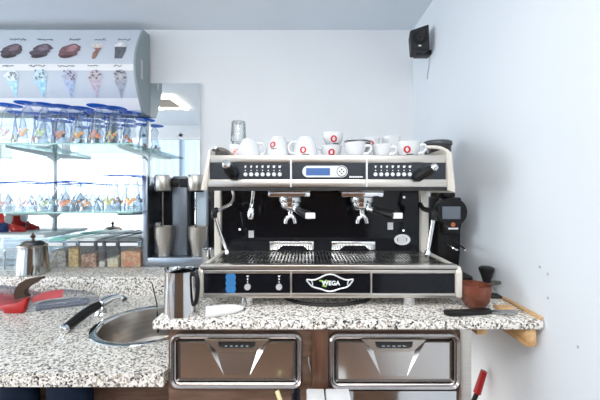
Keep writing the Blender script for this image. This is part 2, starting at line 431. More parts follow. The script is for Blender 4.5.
# ------------------------------------------------------------------ steel drawers
def knock_drawer(x0, y0, x1, y1, lab):
    Yd = .91
    t = None
    fr = nb(); R = 9
    ringprism(fr, prr(x0, y0, x1, y1, Yd, R), prr(x0 + 3.2, y0 + 3.2, x1 - 3.2, y1 - 3.2, Yd, R - 3), .898, .924, round_=.006)
    ringprism(fr, prr(x0 + 3.2, y0 + 3.2, x1 - 3.2, y1 - 3.2, Yd, R - 3), prr(x0 + 5, y0 + 5, x1 - 5, y1 - 5, Yd, R - 4.5), .906, .924, round_=.002)
    gr = nb(); ringprism(gr, prr(x0 + 5, y0 + 5, x1 - 5, y1 - 5, Yd, R - 4.5), prr(x0 + 6.4, y0 + 6.4, x1 - 6.4, y1 - 6.4, Yd, R - 5.5), .916, .9235)
    # front: pillow face with a scooped finger pull
    cx = (x0 + x1) / 2
    a, b, c, d = x0 + 6.6, y0 + 6.6, x1 - 6.6, y1 - 6.6
    ty = b + 1.6
    fc = nb(); Yf, Ye = .904, .914
    def q(*pts): poly(fc, [P(x, y, Y) for x, y, Y in pts])
    tl, tr, bl, br = cx - 31, cx + 31, cx - 13, cx + 13
    yb_ = d - 6; ys = b + 9.5; bk = .921
    i = 3.0
    # bevelled border
    q((a, b, Ye), (c, b, Ye), (c - i, b + i, Yf), (a + i, b + i, Yf)); q((a, d, Ye), (a + i, d - i, Yf), (c - i, d - i, Yf), (c, d, Ye))
    q((a, b, Ye), (a + i, b + i, Yf), (a + i, d - i, Yf), (a, d, Ye)); q((c, b, Ye), (c, d, Ye), (c - i, d - i, Yf), (c - i, b + i, Yf))
    # flat parts around the scoop
    q((a + i, b + i, Yf), (tl, b + i, Yf), (bl, yb_, Yf), (bl, d - i, Yf), (a + i, d - i, Yf))
    q((c - i, b + i, Yf), (c - i, d - i, Yf), (br, d - i, Yf), (br, yb_, Yf), (tr, b + i, Yf))
    q((bl, yb_, Yf), (br, yb_, Yf), (br, d - i, Yf), (bl, d - i, Yf))
    # scoop: two flanks and a sloping back
    q((tl, b + i, Yf), (cx - 23, b + i, bk), (bl, yb_, Yf)); q((tr, b + i, Yf), (br, yb_, Yf), (cx + 23, b + i, bk))
    q((cx - 23, b + i, bk), (cx + 23, b + i, bk), (br, yb_, Yf), (bl, yb_, Yf))
    t = obj('drawer', fc, mat('drawer_steel', (.66, .64, .62), .24, 1, noise=.1, nscale=3), cb, 0, label=lab)
    obj('frame', fr, mat('frame_steel', (.46, .43, .42), .24, 1), t); obj('gasket', gr, M_matte, t)
    # lip of the finger pull with its slot
    lp = nb()
    outer = [P(x, y, .90) for x, y in ((tl - 1, b + .5), (tr + 1, b + .5), (cx + 21, ys + 1), (cx + 17, ys + 2.4), (cx - 17, ys + 2.4), (cx - 21, ys + 1))]
    inner_ = [P(x, y, .90) for x, y in ((cx - 19, b + 2), (cx + 19, b + 2), (cx + 18, ys - 2.2), (cx + 15, ys - .8), (cx - 15, ys - .8), (cx - 18, ys - 2.2))]
    n = 6
    fo = [lp.verts.new(p) for p in outer]; fi = [lp.verts.new(p) for p in inner_]
    fo2 = [lp.verts.new(p + Vector((0, .006, 0))) for p in outer]; fi2 = [lp.verts.new(p + Vector((0, .006, 0))) for p in inner_]
    for k in range(n):
        j = (k + 1) % n
        lp.faces.new((fo[k], fo[j], fi[j], fi[k])); lp.faces.new((fo2[k], fi2[k], fi2[j], fo2[j]))
        lp.faces.new((fo[k], fo2[k], fo2[j], fo[j])); lp.faces.new((fi[k], fi[j], fi2[j], fi2[k]))
    h = obj('finger_pull', lp, M_satin, t, 0)
    sl = nb(); prism(sl, [(p.x, p.z) for p in inner_], 'y', .9045, .9055)
    obj('slot', sl, M_matte, t)
    dots = nb()
    for k in range(5): box(dots, P(cx - 12 + k * 5.3, ys - 2.4, .9015), P(cx - 9.4 + k * 5.3, ys - 3.6, .9044))
    obj('vent_row', dots, M_grey, t)
    return t
knock_drawer(171, 333, 302.5, 387.5, 'left stainless steel drawer with scooped pull under the worktop')
knock_drawer(329, 333, 459, 388.5, 'right stainless steel drawer with scooped pull beside the steel post')

# cartons, stick and bottle in the gap under the drawers
for a, b, lab in ((306.5, 324, 'white carton under the worktop, left of the pair'), (325.5, 349, 'white carton under the worktop, right of the pair')):
    t = nb(); box(t, (PX(a, .88), .82, .58), (PX(b, .88), .885, PZ(389.5, .88)), .003)
    box(t, (PX(a, .88) + .004, .8195, .60), (PX(b, .88) - .004, .8205, PZ(394, .88)))
    tag(obj('white_carton', t, mat('carton', (.72, .73, .74), .6, noise=.06, nscale=30), base=(PX((a + b) / 2, .88), .85, .58)), lab, 'carton', 'white cartons under the worktop')
# low step shelf that carries them
tag(obj('step_shelf', bx((-.10, .70, 0), (.17, .895, .578), .004), M_woodd, base=(.03, .8, 0)), 'low dark wooden step below the drawers holding white cartons', 'shelf')
tag(obj('yellow_stick', cyl(nb(), P(277, 391, .86), P(287, 420, .84), .006, n=12), mat('pale_yellow', (.75, .66, .36), .5), base=P(287, 420, .84)), 'pale yellow stick leaning below the left drawer', 'stick')
bt = nb(); c = P(296, 391, .85); lathe(bt, [(0, -.19), (.026, -.19), (.028, -.18), (.028, -.06), (.012, -.03), (.012, 0), (0, 0)], c, n=20)
tag(obj('dark_bottle', bt, M_gloss, base=c - Vector((0, 0, .19))), 'black bottle beside the white cartons under the worktop', 'bottle')

# wooden bracket, block, wall strip
tag(obj('timber_bracket', bx((PX(526, .91), .91, Z_TOP - .025 - .052), (PX(536.5, .91), 1.5, Z_TOP - .0255), .002), M_pine, base=(.63, 1.2, .93)), 'pine bracket beam supporting the right end of the worktop', 'bracket')
tag(obj('timber_block', bx((PX(477, .93), .93, Z_TOP - .025 - .027), (PX(487, .93), 1.1, Z_TOP - .0255), .001), M_pine, base=(.52, 1.0, .95)), 'small pine block under the worktop beside the steel post', 'block')
tag(obj('timber_strip', bx((XW - .011, .905, Z_TOP + .0005), (XW - .001, 1.08, Z_TOP + .009), .002), M_pine, base=(.66, 1.0, Z_TOP)), 'thin pine strip along the worktop edge against the side wall', 'strip')
rb = thing('red_handled_squeegee', 'red handled tool with black shaft leaning below the worktop by the wall', 'tool', (PX(478, 1.17), 1.17, 0))
a, b = P(484, 371, 1.17), P(477, 393, 1.17); dr = (b - a).normalized()
obj('grip', cyl(nb(), a, b, .011, .013, 14), mat('grip_red', (.36, .008, .01), .35), rb)
obj('shaft', tube(nb(), [b, b + dr * .2, Vector((b.x - .05, 1.17, .02))], .008, 10), M_black, rb)
obj('blade', bx((b.x - .16, 1.155, 0), (b.x + .06, 1.185, .03), .004), M_black, rb)

# ------------------------------------------------------------------ espresso machine
em = thing('espresso_machine', 'wide two-group steel and black espresso machine on the granite worktop', 'coffee machine', (.08, 1.25, Z_TOP))
Y0 = 1.0
XA, XB = PX(200, Y0), PX(460, Y0)
obj('lower_body', bx((XA + .008, Y0 + .012, PZ(297.5, Y0)), (XB - .008, 1.52, PZ(270, Y0)), .004), M_satin, em)
fr = nb()
for ya, yb in ((269.8, 273.4), (293.2, 298)): box(fr, (XA, Y0 - .002, PZ(yb, Y0)), (XB, Y0 + .02, PZ(ya, Y0)), .002)
box(fr, (XA, Y0 - .004, PZ(268.8, Y0)), (XB - .008, Y0 + .022, PZ(264.6, Y0)), .003)
obj('front_rail', fr, M_satin, em)
for x in (291, 371): obj('divider', bx((PX(x - .9, Y0), Y0 - .004, PZ(297, Y0)), (PX(x + .9, Y0), Y0 + .014, PZ(270, Y0)), .001), M_satin, em)
caps = [('end_cap', 198.6, 203.2), ('end_cap', 455.6, 461.5)]
for nm, xa, xb in caps:
    pr = [(Y0 - .006, PZ(297, Y0)), (Y0 - .006, PZ(272, Y0)), (Y0 + .004, PZ(267, Y0)), (1.5, PZ(267, Y0)), (1.5, PZ(297, Y0))]
    obj(nm, prism(nb(), pr, 'x', PX(xa, Y0), PX(xb, Y0), bev=.002), M_cream, em)
fp = []
obj('shadow_gap', bx((XA + .004, Y0 - .001, PZ(270.2, Y0)), (XB - .008, Y0 + .02, PZ(268.4, Y0))), M_matte, em)
for xa, xb in ((203.4, 290), (292, 370), (372, 455.4)):
    fp.append(obj('front_panel', bx((PX(xa, Y0), Y0 + .004, PZ(293, Y0)), (PX(xb, Y0), Y0 + .013, PZ(273.6, Y0))), M_gloss, em))
# buttons and a blue reflection painted as glowing discs, left front panel
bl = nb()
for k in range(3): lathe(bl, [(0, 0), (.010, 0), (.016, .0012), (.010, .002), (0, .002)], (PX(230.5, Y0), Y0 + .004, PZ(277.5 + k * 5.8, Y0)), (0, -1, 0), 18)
obj('blue_reflection', bl, M_bluerefl, fp[0], label='glowing blue patch painted as a reflection on the left panel')
for x in (247.5, 279):
    obj('button', disc(nb(), (PX(x, Y0), PZ(287, Y0)), .0095, Y0 + .004, Y0 - .002), M_silver, fp[0])
    s = nb()
    for dy, w in ((276.5, 1.6), (279.5, 1.0), (282.3, .7)):
        poly(s, [P(x - w, dy - .9, Y0 + .0035), P(x + w, dy - .9, Y0 + .0035), P(x + .2, dy + 1, Y0 + .0035)])
    obj('symbol', s, M_icon, fp[0], 0)
# badge on the middle panel
YBd = Y0 + .0025
out = [(306.6, 279.6), (313, 280), (319, 278.2), (325, 275.2), (330, 274.2), (335, 275.2), (341, 278.2), (347, 280), (353, 279.4), (351.5, 282.5), (348.5, 286), (345, 287.6), (339, 289), (334, 290.8), (330, 291.4), (326, 290.8), (321, 289), (315, 287.6), (311.5, 286), (308.5, 282.6)]
bd = nb(); tube(bd, [P(x, y, YBd) for x, y in out], .0024, 8, smooth=3, closed=True)
tube(bd, [P(311.5, 280.6, YBd), P(312.6, 283.5, YBd), P(312.2, 286, YBd)], .002, 8); tube(bd, [P(348.5, 280.6, YBd), P(347.6, 283.5, YBd), P(348, 286, YBd)], .002, 8)
bg = obj('badge_outline', bd, M_silver, fp[1])
def text_mesh(s, h, c, m, parent, name='lettering', bold=.0, ext=.0008):
    cu = bpy.data.curves.new(name, 'FONT'); cu.body = s; cu.size = h; cu.extrude = ext; cu.align_x = 'CENTER'; cu.align_y = 'CENTER'; cu.offset = bold
    o = bpy.data.objects.new(name, cu); COL.objects.link(o)
    bpy.context.view_layer.update()
    me = bpy.data.meshes.new_from_object(o.evaluated_get(bpy.context.evaluated_depsgraph_get()))
    COL.objects.unlink(o); bpy.data.objects.remove(o)
    bm = nb(); bm.from_mesh(me)
    bmesh.ops.transform(bm, matrix=Matrix.Translation(c) @ Matrix.Rotation(PI / 2, 4, 'X'), verts=bm.verts)
    return obj(name, bm, m, parent, 0)
text_mesh('WEGA', .0185, P(331, 283.3, Y0 + .003), M_icon, bg, bold=.0006)
lf = nb()
for k, (x, y) in enumerate(((321.5, 281), (323.5, 283.5), (325.5, 281.2), (324.5, 286))):
    a = PI * .3 * k + .5
    poly(lf, [P(x + math.cos(a + t) * (2.4 if abs(math.cos(t)) > .7 else .9), y + math.sin(a + t) * (1.5 if abs(math.cos(t)) > .7 else .9), Y0 + .0034 - .00004 * k) for t in [q * PI / 5 for q in range(10)]])
obj('leaf_emblem', lf, mat('leaf_green', (.30, .55, .12), .5), bg, 0)
# feet
for x, y in ((247.5, 1.03), (408.5, 1.03), (250, 1.46), (405, 1.46)):
    X = PX(x, 1.03)
    obj('foot', lat([(0, 0), (.019, 0), (.020, .003), (.020, .03), (0, .032)], (X, y, Z_TOP + .0003)), M_mirsteel, em)
# drip tray and grate
ZT = PZ(266.3, Y0)
obj('drip_tray', bx((XA + .015, Y0 + .022, PZ(270, Y0)), (XB - .02, 1.30, ZT - .012)), M_steel, em)
gt = nb(); n = 64; gx0, gx1 = XA + .02, XB - .03
for k in range(n):
    x = gx0 + (gx1 - gx0) * k / (n - 1); box(gt, (x - .0028, Y0 + .024, ZT - .006), (x + .0028, 1.275, ZT - .001))
for y in (Y0 + .03, 1.10, 1.19, 1.27): box(gt, (gx0 - .005, y - .006, ZT - .009), (gx1 + .005, y + .006, ZT - .0015))
obj('grate', gt, M_steel, em)
# back panel, columns
YK = 1.285
kp = obj('back_panel', bx((PX(222, YK), YK, ZT - .03), (PX(419, YK), YK + .02, 1.372)), M_gloss, em)
for xa, xb in ((215.5, 222), (419.5, 427)):
    obj('side_column', bx((PX(xa, YK), YK - .02, ZT - .03), (PX(xb, YK), 1.5, 1.372), .004), M_cream, em)
for xa, xb in ((270, 313.5), (331.5, 374.5)):
    t = nb(); YY = YK - .003
    o = [(xa, 241.2), (xb, 241.2), (xb, 249.3), (xb - 6, 249.3), (xb - 10, 245.2), (xa + 13, 245.2), (xa + 8, 249.3), (xa, 249.3)]
    prism(t, [(PX(x, YY), PZ(y, YY)) for x, y in o], 'y', YY - .012, YY + .002, bev=.001)
    obj('tray_handle', t, M_chrome, em)
st = nb()
obj('sticker', bx(P(248.6, 230.6, YK - .001), P(253.8, 237.6, YK - .0001)), M_silver, kp); obj('sticker', bx(P(387.6, 222.5, YK - .001), P(393, 229.6, YK - .0001)), M_silver, kp)
for x, y in ((239.8, 229.4), (404, 197.2), (403.4, 230.4)): obj('indicator', disc(nb(), (PX(x, YK), PZ(y, YK)), .0045, YK - .0002, YK - .002), M_led, kp)
ov = nb(); lathe(ov, [(.021, 0), (.031, 0), (.032, .001), (.031, .002), (.021, .002), (.020, .001), (.021, 0)], (PX(402.2, YK), YK - .0002, PZ(239.6, YK)), (0, -1, 0), 28)
ovo = obj('oval_badge', ov, M_whitep, kp)
ovo2 = nb(); lathe(ovo2, [(0, 0), (.017, 0), (.017, .0014), (.013, .002), (0, .002)], (PX(402.2, YK), YK - .0002, PZ(239.6, YK)), (0, -1, 0), 24)
obj('badge_centre', ovo2, M_silver, ovo)
for o_ in (ovo,):
    for v in o_.data.vertices:
        v.co.z = (v.co.z - (PZ(239.6, YK) - Z_TOP)) * .68 + (PZ(239.6, YK) - Z_TOP)
# upper body
Y1 = 1.03
UX0, UX1 = PX(206.5, Y1), PX(449, Y1)
ZB, ZU = PZ(189.5, Y1), PZ(155, Y1)
obj('upper_body', bx((UX0, Y1 + .012, ZB), (UX1, 1.5, ZU - .004), .004), M_satin, em)
us = nb()
box(us, (UX0, Y1, PZ(163, Y1)), (UX1, Y1 + .016, ZU), .004); box(us, (UX0, Y1, PZ(187.2, Y1)), (UX1, Y1 + .016, PZ(179.2, Y1)), .004)
box(us, (UX0, Y1 + .001, PZ(180, Y1)), (PX(209.5, Y1), Y1 + .016, PZ(162, Y1))); box(us, (PX(446, Y1), Y1 + .001, PZ(180, Y1)), (UX1, Y1 + .016, PZ(162, Y1)))
obj('fascia', us, M_satin, em)
obj('lower_lip', bx((UX0 + .004, Y1 + .004, ZB - .004), (UX1 - .004, 1.06, PZ(187.2, Y1))), M_matte, em)
cps = []
for xa, xb in ((209.6, 290), (292, 365.4), (368, 446)):
    cps.append(obj('control_panel', bx((PX(xa, Y1), Y1 + .003, PZ(179.4, Y1)), (PX(xb, Y1), Y1 + .0118, PZ(162.8, Y1))), M_panelb, em))
for x in (291, 366.7): obj('divider', bx((PX(x - .8, Y1), Y1 - .003, PZ(187, Y1)), (PX(x + .8, Y1), Y1 + .011, ZU)), M_silver, em)
def btn_row(xs, par):
    for k, x in enumerate(xs):
        obj('button', disc(nb(), (PX(x, Y1), PZ(174.3, Y1)), .0062, Y1 + .003, Y1 - .0005, 16), M_silver, par)
        s = nb(); Yi = Y1 + .0024
        w = .85 + .1 * k
        poly(s, [P(x - w, 165.8, Yi), P(x + w, 165.4, Yi), P(x + w * .6, 167.8, Yi), P(x - w * .7, 167.8, Yi)]); poly(s, [P(x - .5, 169.9, Yi), P(x + .5, 169.9, Yi), P(x + .5, 170.9, Yi), P(x - .5, 170.9, Yi)])
        obj('cup_symbol', s, M_icon, par, 0)
btn_row([245.4 + 5.72 * k for k in range(7)], cps[0]); btn_row([375.6 + 5.72 * k for k in range(7)], cps[2])
dz = nb(); prism(dz, prr(302.3, 165.8, 347.6, 177.3, Y1, 5.6), 'y', Y1 - .002, Y1 + .004)
dsp = obj('display_bezel', dz, M_silver, cps[1])
obj('screen', bx(P(306, 168, Y1 - .0028), P(330, 175.4, Y1 - .0015)), M_screen, dsp)
dl = obj('dial', disc(nb(), (PX(341.6, Y1), PZ(171.5, Y1)), .0185, Y1 + .003, Y1 - .006, 28), M_whitep, cps[1])
cr = nb(); q_ = Y1 - .0068
for r0, r1 in ((.0145, .0165),):
    ringprism(cr, [(PX(341.6, Y1) + r1 * math.cos(a * PI / 12), PZ(171.5, Y1) + r1 * math.sin(a * PI / 12)) for a in range(24)], [(PX(341.6, Y1) + r0 * math.cos(a * PI / 12), PZ(171.5, Y1) + r0 * math.sin(a * PI / 12)) for a in range(24)], q_, q_ + .001)
for dx, dy in ((0, -2), (0, 2), (-2, 0), (2, 0)): box(cr, P(341.6 + dx - .7, 171.5 + dy - .7, q_), P(341.6 + dx + .7, 171.5 + dy + .7, q_ + .001))
obj('dial_marks', cr, M_matte, dl)
ln = nb()
for k in range(8): box(ln, P(349.4 + k * 1.7, 176 + .2 * (k % 2), Y1 + .0022), P(350.7 + k * 1.7, 177.6, Y1 + .0032))
obj('lettering', ln, M_icon, cps[1])
# cheeks: slanting cream side plates
for pts in ([(201, 190), (207, 190.5), (211, 150), (208.5, 150)], [(447.5, 190), (455, 193), (451.5, 153), (447, 149), (442, 149.5), (446, 153)]):
    obj('side_cheek', prism(nb(), [(PX(x, Y1), PZ(y, Y1)) for x, y in pts], 'y', Y1 - .004, 1.5, bev=.002), M_cream, em)
# curved cream rail at the right end
obj('curved_rail', tube(nb(), [P(426, 147.2, Y1), P(437, 147.4, Y1), P(446, 151, Y1), P(450, 160, Y1), P(453.5, 189, Y1)], .0055, 10), M_cream, em)
# cup tray rails on top
rl = nb(); ZR = ZU + .012
tube(rl, [(UX0 + .02, 1.5, ZR), (UX0 + .02, 1.06, ZR + .015)], .004, 8, smooth=1); tube(rl, [(UX0 + .02, 1.48, ZR + .02), (UX1 - .03, 1.48, ZR + .02)], .004, 8, smooth=1)
obj('cup_rail', rl, M_chrome, em)
ga = nb(); pts = []
for k in range(13):
    a = PI * k / 12; pts.append((PX(220.8, 1.1) - .041 * math.cos(a), ZU - .004 + .036 * math.sin(a)))
prism(ga, pts, 'y', 1.08, 1.12, bev=.003)
obj('end_guard', ga, mat('guard_black', (.05, .045, .04), .3, noise=.9, nscale=60), em, label='dark arched guard at the left end of the cup tray')
obj('cup_tray', bx((UX0 + .03, 1.05, ZU - .004), (UX1 - .03, 1.47, ZU + .001)), M_steel, em)
# steam knobs
def steam_knob(a, b, r):
    k = obj('steam_knob', lat([(0, 0), (r * .75, 0), (r, r * .4), (r * .92, (b - a).length * .7), (r * .7, (b - a).length * .95), (0, (b - a).length)], a, b - a, 18), M_black, em)
    d = (b - a).normalized(); obj('knob_cap', lat([(0, 0), (r * .62, 0), (r * .72, r * .5), (r * .5, r * .95), (0, r * 1.1)], b - d * r * .35, d, 18), M_chrome, k)
steam_knob(P(233.5, 175.5, Y1), P(226.5, 164.8, .985), .019)
steam_knob(P(416, 178, Y1 - .002), P(434, 167.5, .985), .0165)
# group heads with portafilters
def group(px, hx, hy, hY):
    gY = 1.14; X = PX(px, gY)
    t = nb(); zt = ZB
    box(t, (X - .076, 1.10, 1.332), (X + .070, YK, zt + .002), .008)
    g = obj('group_head', t, M_chrome, em)
    lathe_ = lat([(0, 0), (.040, 0), (.043, .006), (.043, .018), (.036, .022), (0, .022)], (X, gY, 1.312))
    obj('group_collar', lathe_, M_mirsteel, g)
    pf = obj('portafilter', lat([(0, 0), (.020, 0), (.030, .006), (.036, .016), (.036, .030), (0, .030)], (X, gY, 1.285)), M_chrome, em)
    tip = P(hx, hy, hY); s = Vector((X, gY, 1.298)); d = (tip - s).normalized()
    obj('neck', tube(nb(), [s + d * .03, s + d * .06], [.010, .008], 12, smooth=1), M_chrome, pf)
    L = (tip - s).length
    hb = lat([(0, 0), (.009, 0), (.012, .01), (.0125, (L - .055) * .5), (.015, (L - .055) * .85), (.014, L - .055), (0, L - .055)], s + d * .055, d, 18)
    obj('handle', hb, M_black, pf)
    e = nb(); box(e, (-.0155, -.004, -.0095), (.0155, .002, .0095), .004); 
    bmesh.ops.transform(e, matrix=Matrix.Translation(tip + Vector((.004, -.004, 0))), verts=e.verts)
    obj('end_cap', e, M_whitep, pf, label='white end cap of the handle')
    sp = nb(); c = Vector((X, gY - .006, 1.285))
    tube(sp, [c, c + Vector((0, 0, -.018)), c + Vector((-.012, -.004, -.026)), c + Vector((-.017, -.006, -.044))], [.009, .009, .008, .006], 12)
    tube(sp, [c + Vector((0, 0, -.014)), c + Vector((.012, -.004, -.026)), c + Vector((.017, -.006, -.044))], [.009, .008, .006], 12)
    obj('spout', sp, M_chrome, pf)
group(290.5, 309, 215.6, 1.02)
group(361.5, 396, 215.6, 1.03)
# hot water tap and steam wands
hw = nb(); tube(hw, [P(253.5, 188, 1.16), P(253, 196, 1.15), P(251.6, 207, 1.14)], .0065, 12)
hw_o = obj('water_tap', hw, M_chrome, em)
obj('nozzle', lat([(0, 0), (.009, 0), (.0125, .008), (.0125, .026), (.008, .04), (0, .042)], P(250.8, 219, 1.14), (P(251.8, 206, 1.14) - P(250.8, 219, 1.14))), M_chrome, hw_o)
w1 = nb(); tube(w1, [P(232, 188, 1.17), P(234, 196, 1.15), P(231.5, 203, 1.12), P(223, 208, 1.09), P(216, 211, 1.07)], .0058, 12)
wo = obj('steam_wand', w1, M_chrome, em)
obj('elbow', tube(nb(), [P(218, 209.8, 1.075), P(214.4, 211.4, 1.07), P(214.6, 218, 1.07)], [.0085, .011, .009], 12), M_black, wo)
obj('wand_pipe', tube(nb(), [P(214.8, 216, 1.07), P(220.5, 234, 1.085), P(227, 251, 1.10)], [.0062, .006, .0055], 12), M_chrome, wo)
obj('wand_tip', lat([(0, 0), (.006, 0), (.0085, .006), (.006, .016), (0, .018)], P(227.6, 254.5, 1.10), (-.1, 0, 1), 14), M_chrome, wo)
w2 = nb(); tube(w2, [P(420.4, 188, 1.17), P(420.2, 203, 1.16)], .0075, 12); 
wo = obj('steam_wand', w2, M_chrome, em)
obj('elbow', tube(nb(), [P(419.8, 203, 1.16), P(423, 208.5, 1.14), P(430, 210.8, 1.12), P(433.5, 214, 1.11), P(433.3, 220, 1.11)], [.007, .0085, .0095, .0125, .0095], 12), M_black, wo)
obj('wand_pipe', tube(nb(), [P(433.2, 219, 1.11), P(430.5, 236, 1.11), P(428, 251, 1.11)], [.007, .0065, .006], 12), M_chrome, wo)
obj('wand_tip', lat([(0, 0), (.006, 0), (.0115, .008), (.0105, .016), (.006, .024), (0, .026)], P(427.4, 256.5, 1.11), (.1, 0, 1), 14), M_chrome, wo)
# black hose under the machine
hs = nb(); tube(hs, [(PX(284, 1.06), 1.08, Z_TOP + .006), (PX(300, 1.03), 1.03, Z_TOP + .006), (PX(330, 1.0), 1.01, Z_TOP + .006), (PX(356, 1.02), 1.03, Z_TOP + .006), (PX(372, 1.05), 1.08, Z_TOP + .006), (PX(380, 1.2), 1.25, Z_TOP + .006)], .0055, 10)
tag(obj('drain_hose', hs, M_matte, base=(.06, 1.05, Z_TOP)), 'black hose curving on the granite under the espresso machine', 'hose')

# ------------------------------------------------------------------ cups on the machine
ZCUP = ZU + .0015
def cup_mesh(r, h, flip):
    """upright: narrow foot below, mouth above; flip: turned over on its mouth"""
    pr = [(0, 0), (r * .52, 0), (r * .58, h * .04), (r * .78, h * .25), (r * .93, h * .55), (r, h), (r * .955, h), (r * .88, h * .55), (r * .72, h * .25), (r * .5, h * .08), (0, h * .07)]
    if flip: pr = [(a, h - b) for a, b in pr]
    return pr
def cup(px, base_y, Y, r, h, flip, hang, logo, lab, stacked=0.0, dirt=None):
    X = PX(px, Y); z0 = ZCUP + stacked
    t = thing('coffee_cup', lab, 'cup', (X, Y, z0), 'white coffee cups on the machine')
    obj('cup_body', lat(cup_mesh(r, h, flip), (X, Y, z0), n=36), M_white, t)
    def rad(f):
        f = min(1, max(0, 1 - f if flip else f))
        o = [(0, .52), (.04, .58), (.25, .78), (.55, .93), (1, 1)]
        for (f0, r0), (f1, r1) in zip(o, o[1:]):
            if f <= f1: return r * (r0 + (r1 - r0) * (f - f0) / (f1 - f0))
        return r
    if hang is not None:
        d = Vector((math.cos(hang), math.sin(hang), 0)); c = Vector((X, Y, z0))
        hp = [c + d * (rad(.78) - .003) + Vector((0, 0, h * .78)), c + d * (rad(.7) + .014) + Vector((0, 0, h * .80)), c + d * (rad(.5) + .021) + Vector((0, 0, h * .55)), c + d * (rad(.35) + .013) + Vector((0, 0, h * .3)), c + d * (rad(.25) - .003) + Vector((0, 0, h * .27))]
        obj('handle', tube(nb(), hp, [.006, .005, .0048, .005, .006], 10), M_white, t)
    if logo is not None:
        a, f = logo           # angle around the cup, height share
        def onc(da, dh, off):
            R = rad(f + dh / h) + off
            return Vector((X + R * math.cos(a + da / R), Y + R * math.sin(a + da / R), z0 + h * f + dh))
        lg = nb()
        R1 = .0118
        ring = [(R1 * math.cos(k * PI / 8), R1 * math.sin(k * PI / 8)) for k in range(16)]
        inn = [(R1 * .45 * math.cos(k * PI / 8), R1 * .6 * math.sin(k * PI / 8)) for k in range(16)]
        A = [lg.verts.new(onc(x, y, .0012)) for x, y in ring]; B = [lg.verts.new(onc(x, y, .0014)) for x, y in inn]
        for k in range(16): lg.faces.new((A[k], A[(k + 1) % 16], B[(k + 1) % 16], B[k]))
        lo = obj('round_logo', lg, M_red, t)
        sw = nb()
        for k in range(5):
            x = -.003 + k * .0048
            poly(sw, [onc(x, -.0145, .0016), onc(x + .0048, -.0142 + .0008 * (k % 2), .0016), onc(x + .0048, -.0170, .0016), onc(x, -.0173 + .0008 * (k % 2), .0016)])
        obj('script_line', sw, M_matte, t)
    return t
D = -PI / 2
cup(249, 155, 1.20, .043, .076, True, .15, None, 'plain white cup turned over beside the stacked clear glasses')
cup(278, 155, 1.20, .044, .083, True, .25, (D - .45, .62), 'white cup turned over with red logo, handle right, third item from left')
cup(305.5, 156, 1.16, .044, .076, True, PI - .2, (D - .2, .35), 'white turned over cup with red logo, above the left end of the blue display')
c4 = cup(331, 156, 1.18, .039, .048, False, PI + .25, (D - .02, .45), 'lower white cup of the stacked pair with two red logos')
cup(333, 156, 1.18, .038, .046, False, None, (D + .0, .45), 'upper white cup of the stacked pair with two red logos', stacked=.0485)
cup(355, 156, 1.13, .038, .050, False, -.3, None, 'plain white cup with handle right, under the stack of saucers')
cup(381.5, 156, 1.14, .034, .046, False, -.35, None, 'small plain white cup with handle right, behind-left of the end cup')
cup(408, 157, 1.12, .041, .052, False, -.25, (D - .38, .45), 'rightmost white cup with red logo and open handle on the machine')
cup(371, 152, 1.275, .034, .092, False, None, (D - .2, .72), 'white cup with red logo in the back row behind the plain cups')
cup(391, 150, 1.29, .036, .100, False, .3, None, 'tall plain white cup in the back row, near the right end of the machine')
X = PX(357, 1.24)
cup(357, 150, 1.24, .033, .056, True, None, None, 'white cup turned over in the back row carrying the saucers')
for j in range(3):
    z = ZCUP + .0565 + j * .0085
    s_ = lat([(0, .0125), (.030, .0125), (.034, .0095), (.050, .002), (.051, 0), (.048, 0), (.032, .0065), (0, .0075)], (X, 1.24, z), n=36)
    tag(obj('saucer', s_, M_white, base=(X, 1.24, z)), ('turned over white saucer at the bottom of the stack on the coffee machine', 'turned over white saucer in the middle of the stack on the coffee machine', 'turned over white saucer on top of the stack on the coffee machine')[j], 'saucer', 'saucers stacked on the machine')
# clear glasses stacked at the left
M_tum = thin_glass('tumbler_glass', (.97, .98, .98), (.8, .84, .86), .05, .9, edge=(.40, .46, .50))
for j, lab in enumerate(('lower clear glass tumbler of the stack on the coffee machine', 'upper clear glass tumbler of the stack on the coffee machine')):
    X, Y = PX(238.5, 1.30), 1.30
    t = nb(); z = ZCUP + j * .082
    lathe(t, [(.030, 0), (.031, .004), (.0275, .075), (.025, .081), (0, .081), (0, .073), (.024, .073), (.028, .006), (.030, 0)], (X, Y, z), n=24)
    tag(obj('glass_tumbler', t, M_tum, base=(X, Y, z)), lab, 'glass', 'clear tumblers on the machine')
t = nb(); X, Y = PX(236, 1.2), 1.2
lathe(t, [(0, 0), (.018, 0), (.020, .004), (.023, .055), (.021, .055), (.018, .008), (0, .006)], (X, Y, ZCUP), n=24)
pc = thing('patterned_cup', 'small white cup with faint pink pattern in front of the glass stack', 'cup', (X, Y, ZCUP))
obj('cup_body', t, M_white, pc)
pk = nb()
for k in range(7):
    a = D - 1.0 + k * .33
    lathe(pk, [(0, 0), (.0055, 0), (.0045, .001), (0, .001)], (X + .0208 * math.cos(a), Y + .0208 * math.sin(a), ZCUP + .028 + .010 * math.sin(k * 2.1)), (math.cos(a), math.sin(a), 0), 8)
obj('pink_pattern', pk, mat('pink_print', (.80, .30, .25), .5), pc)

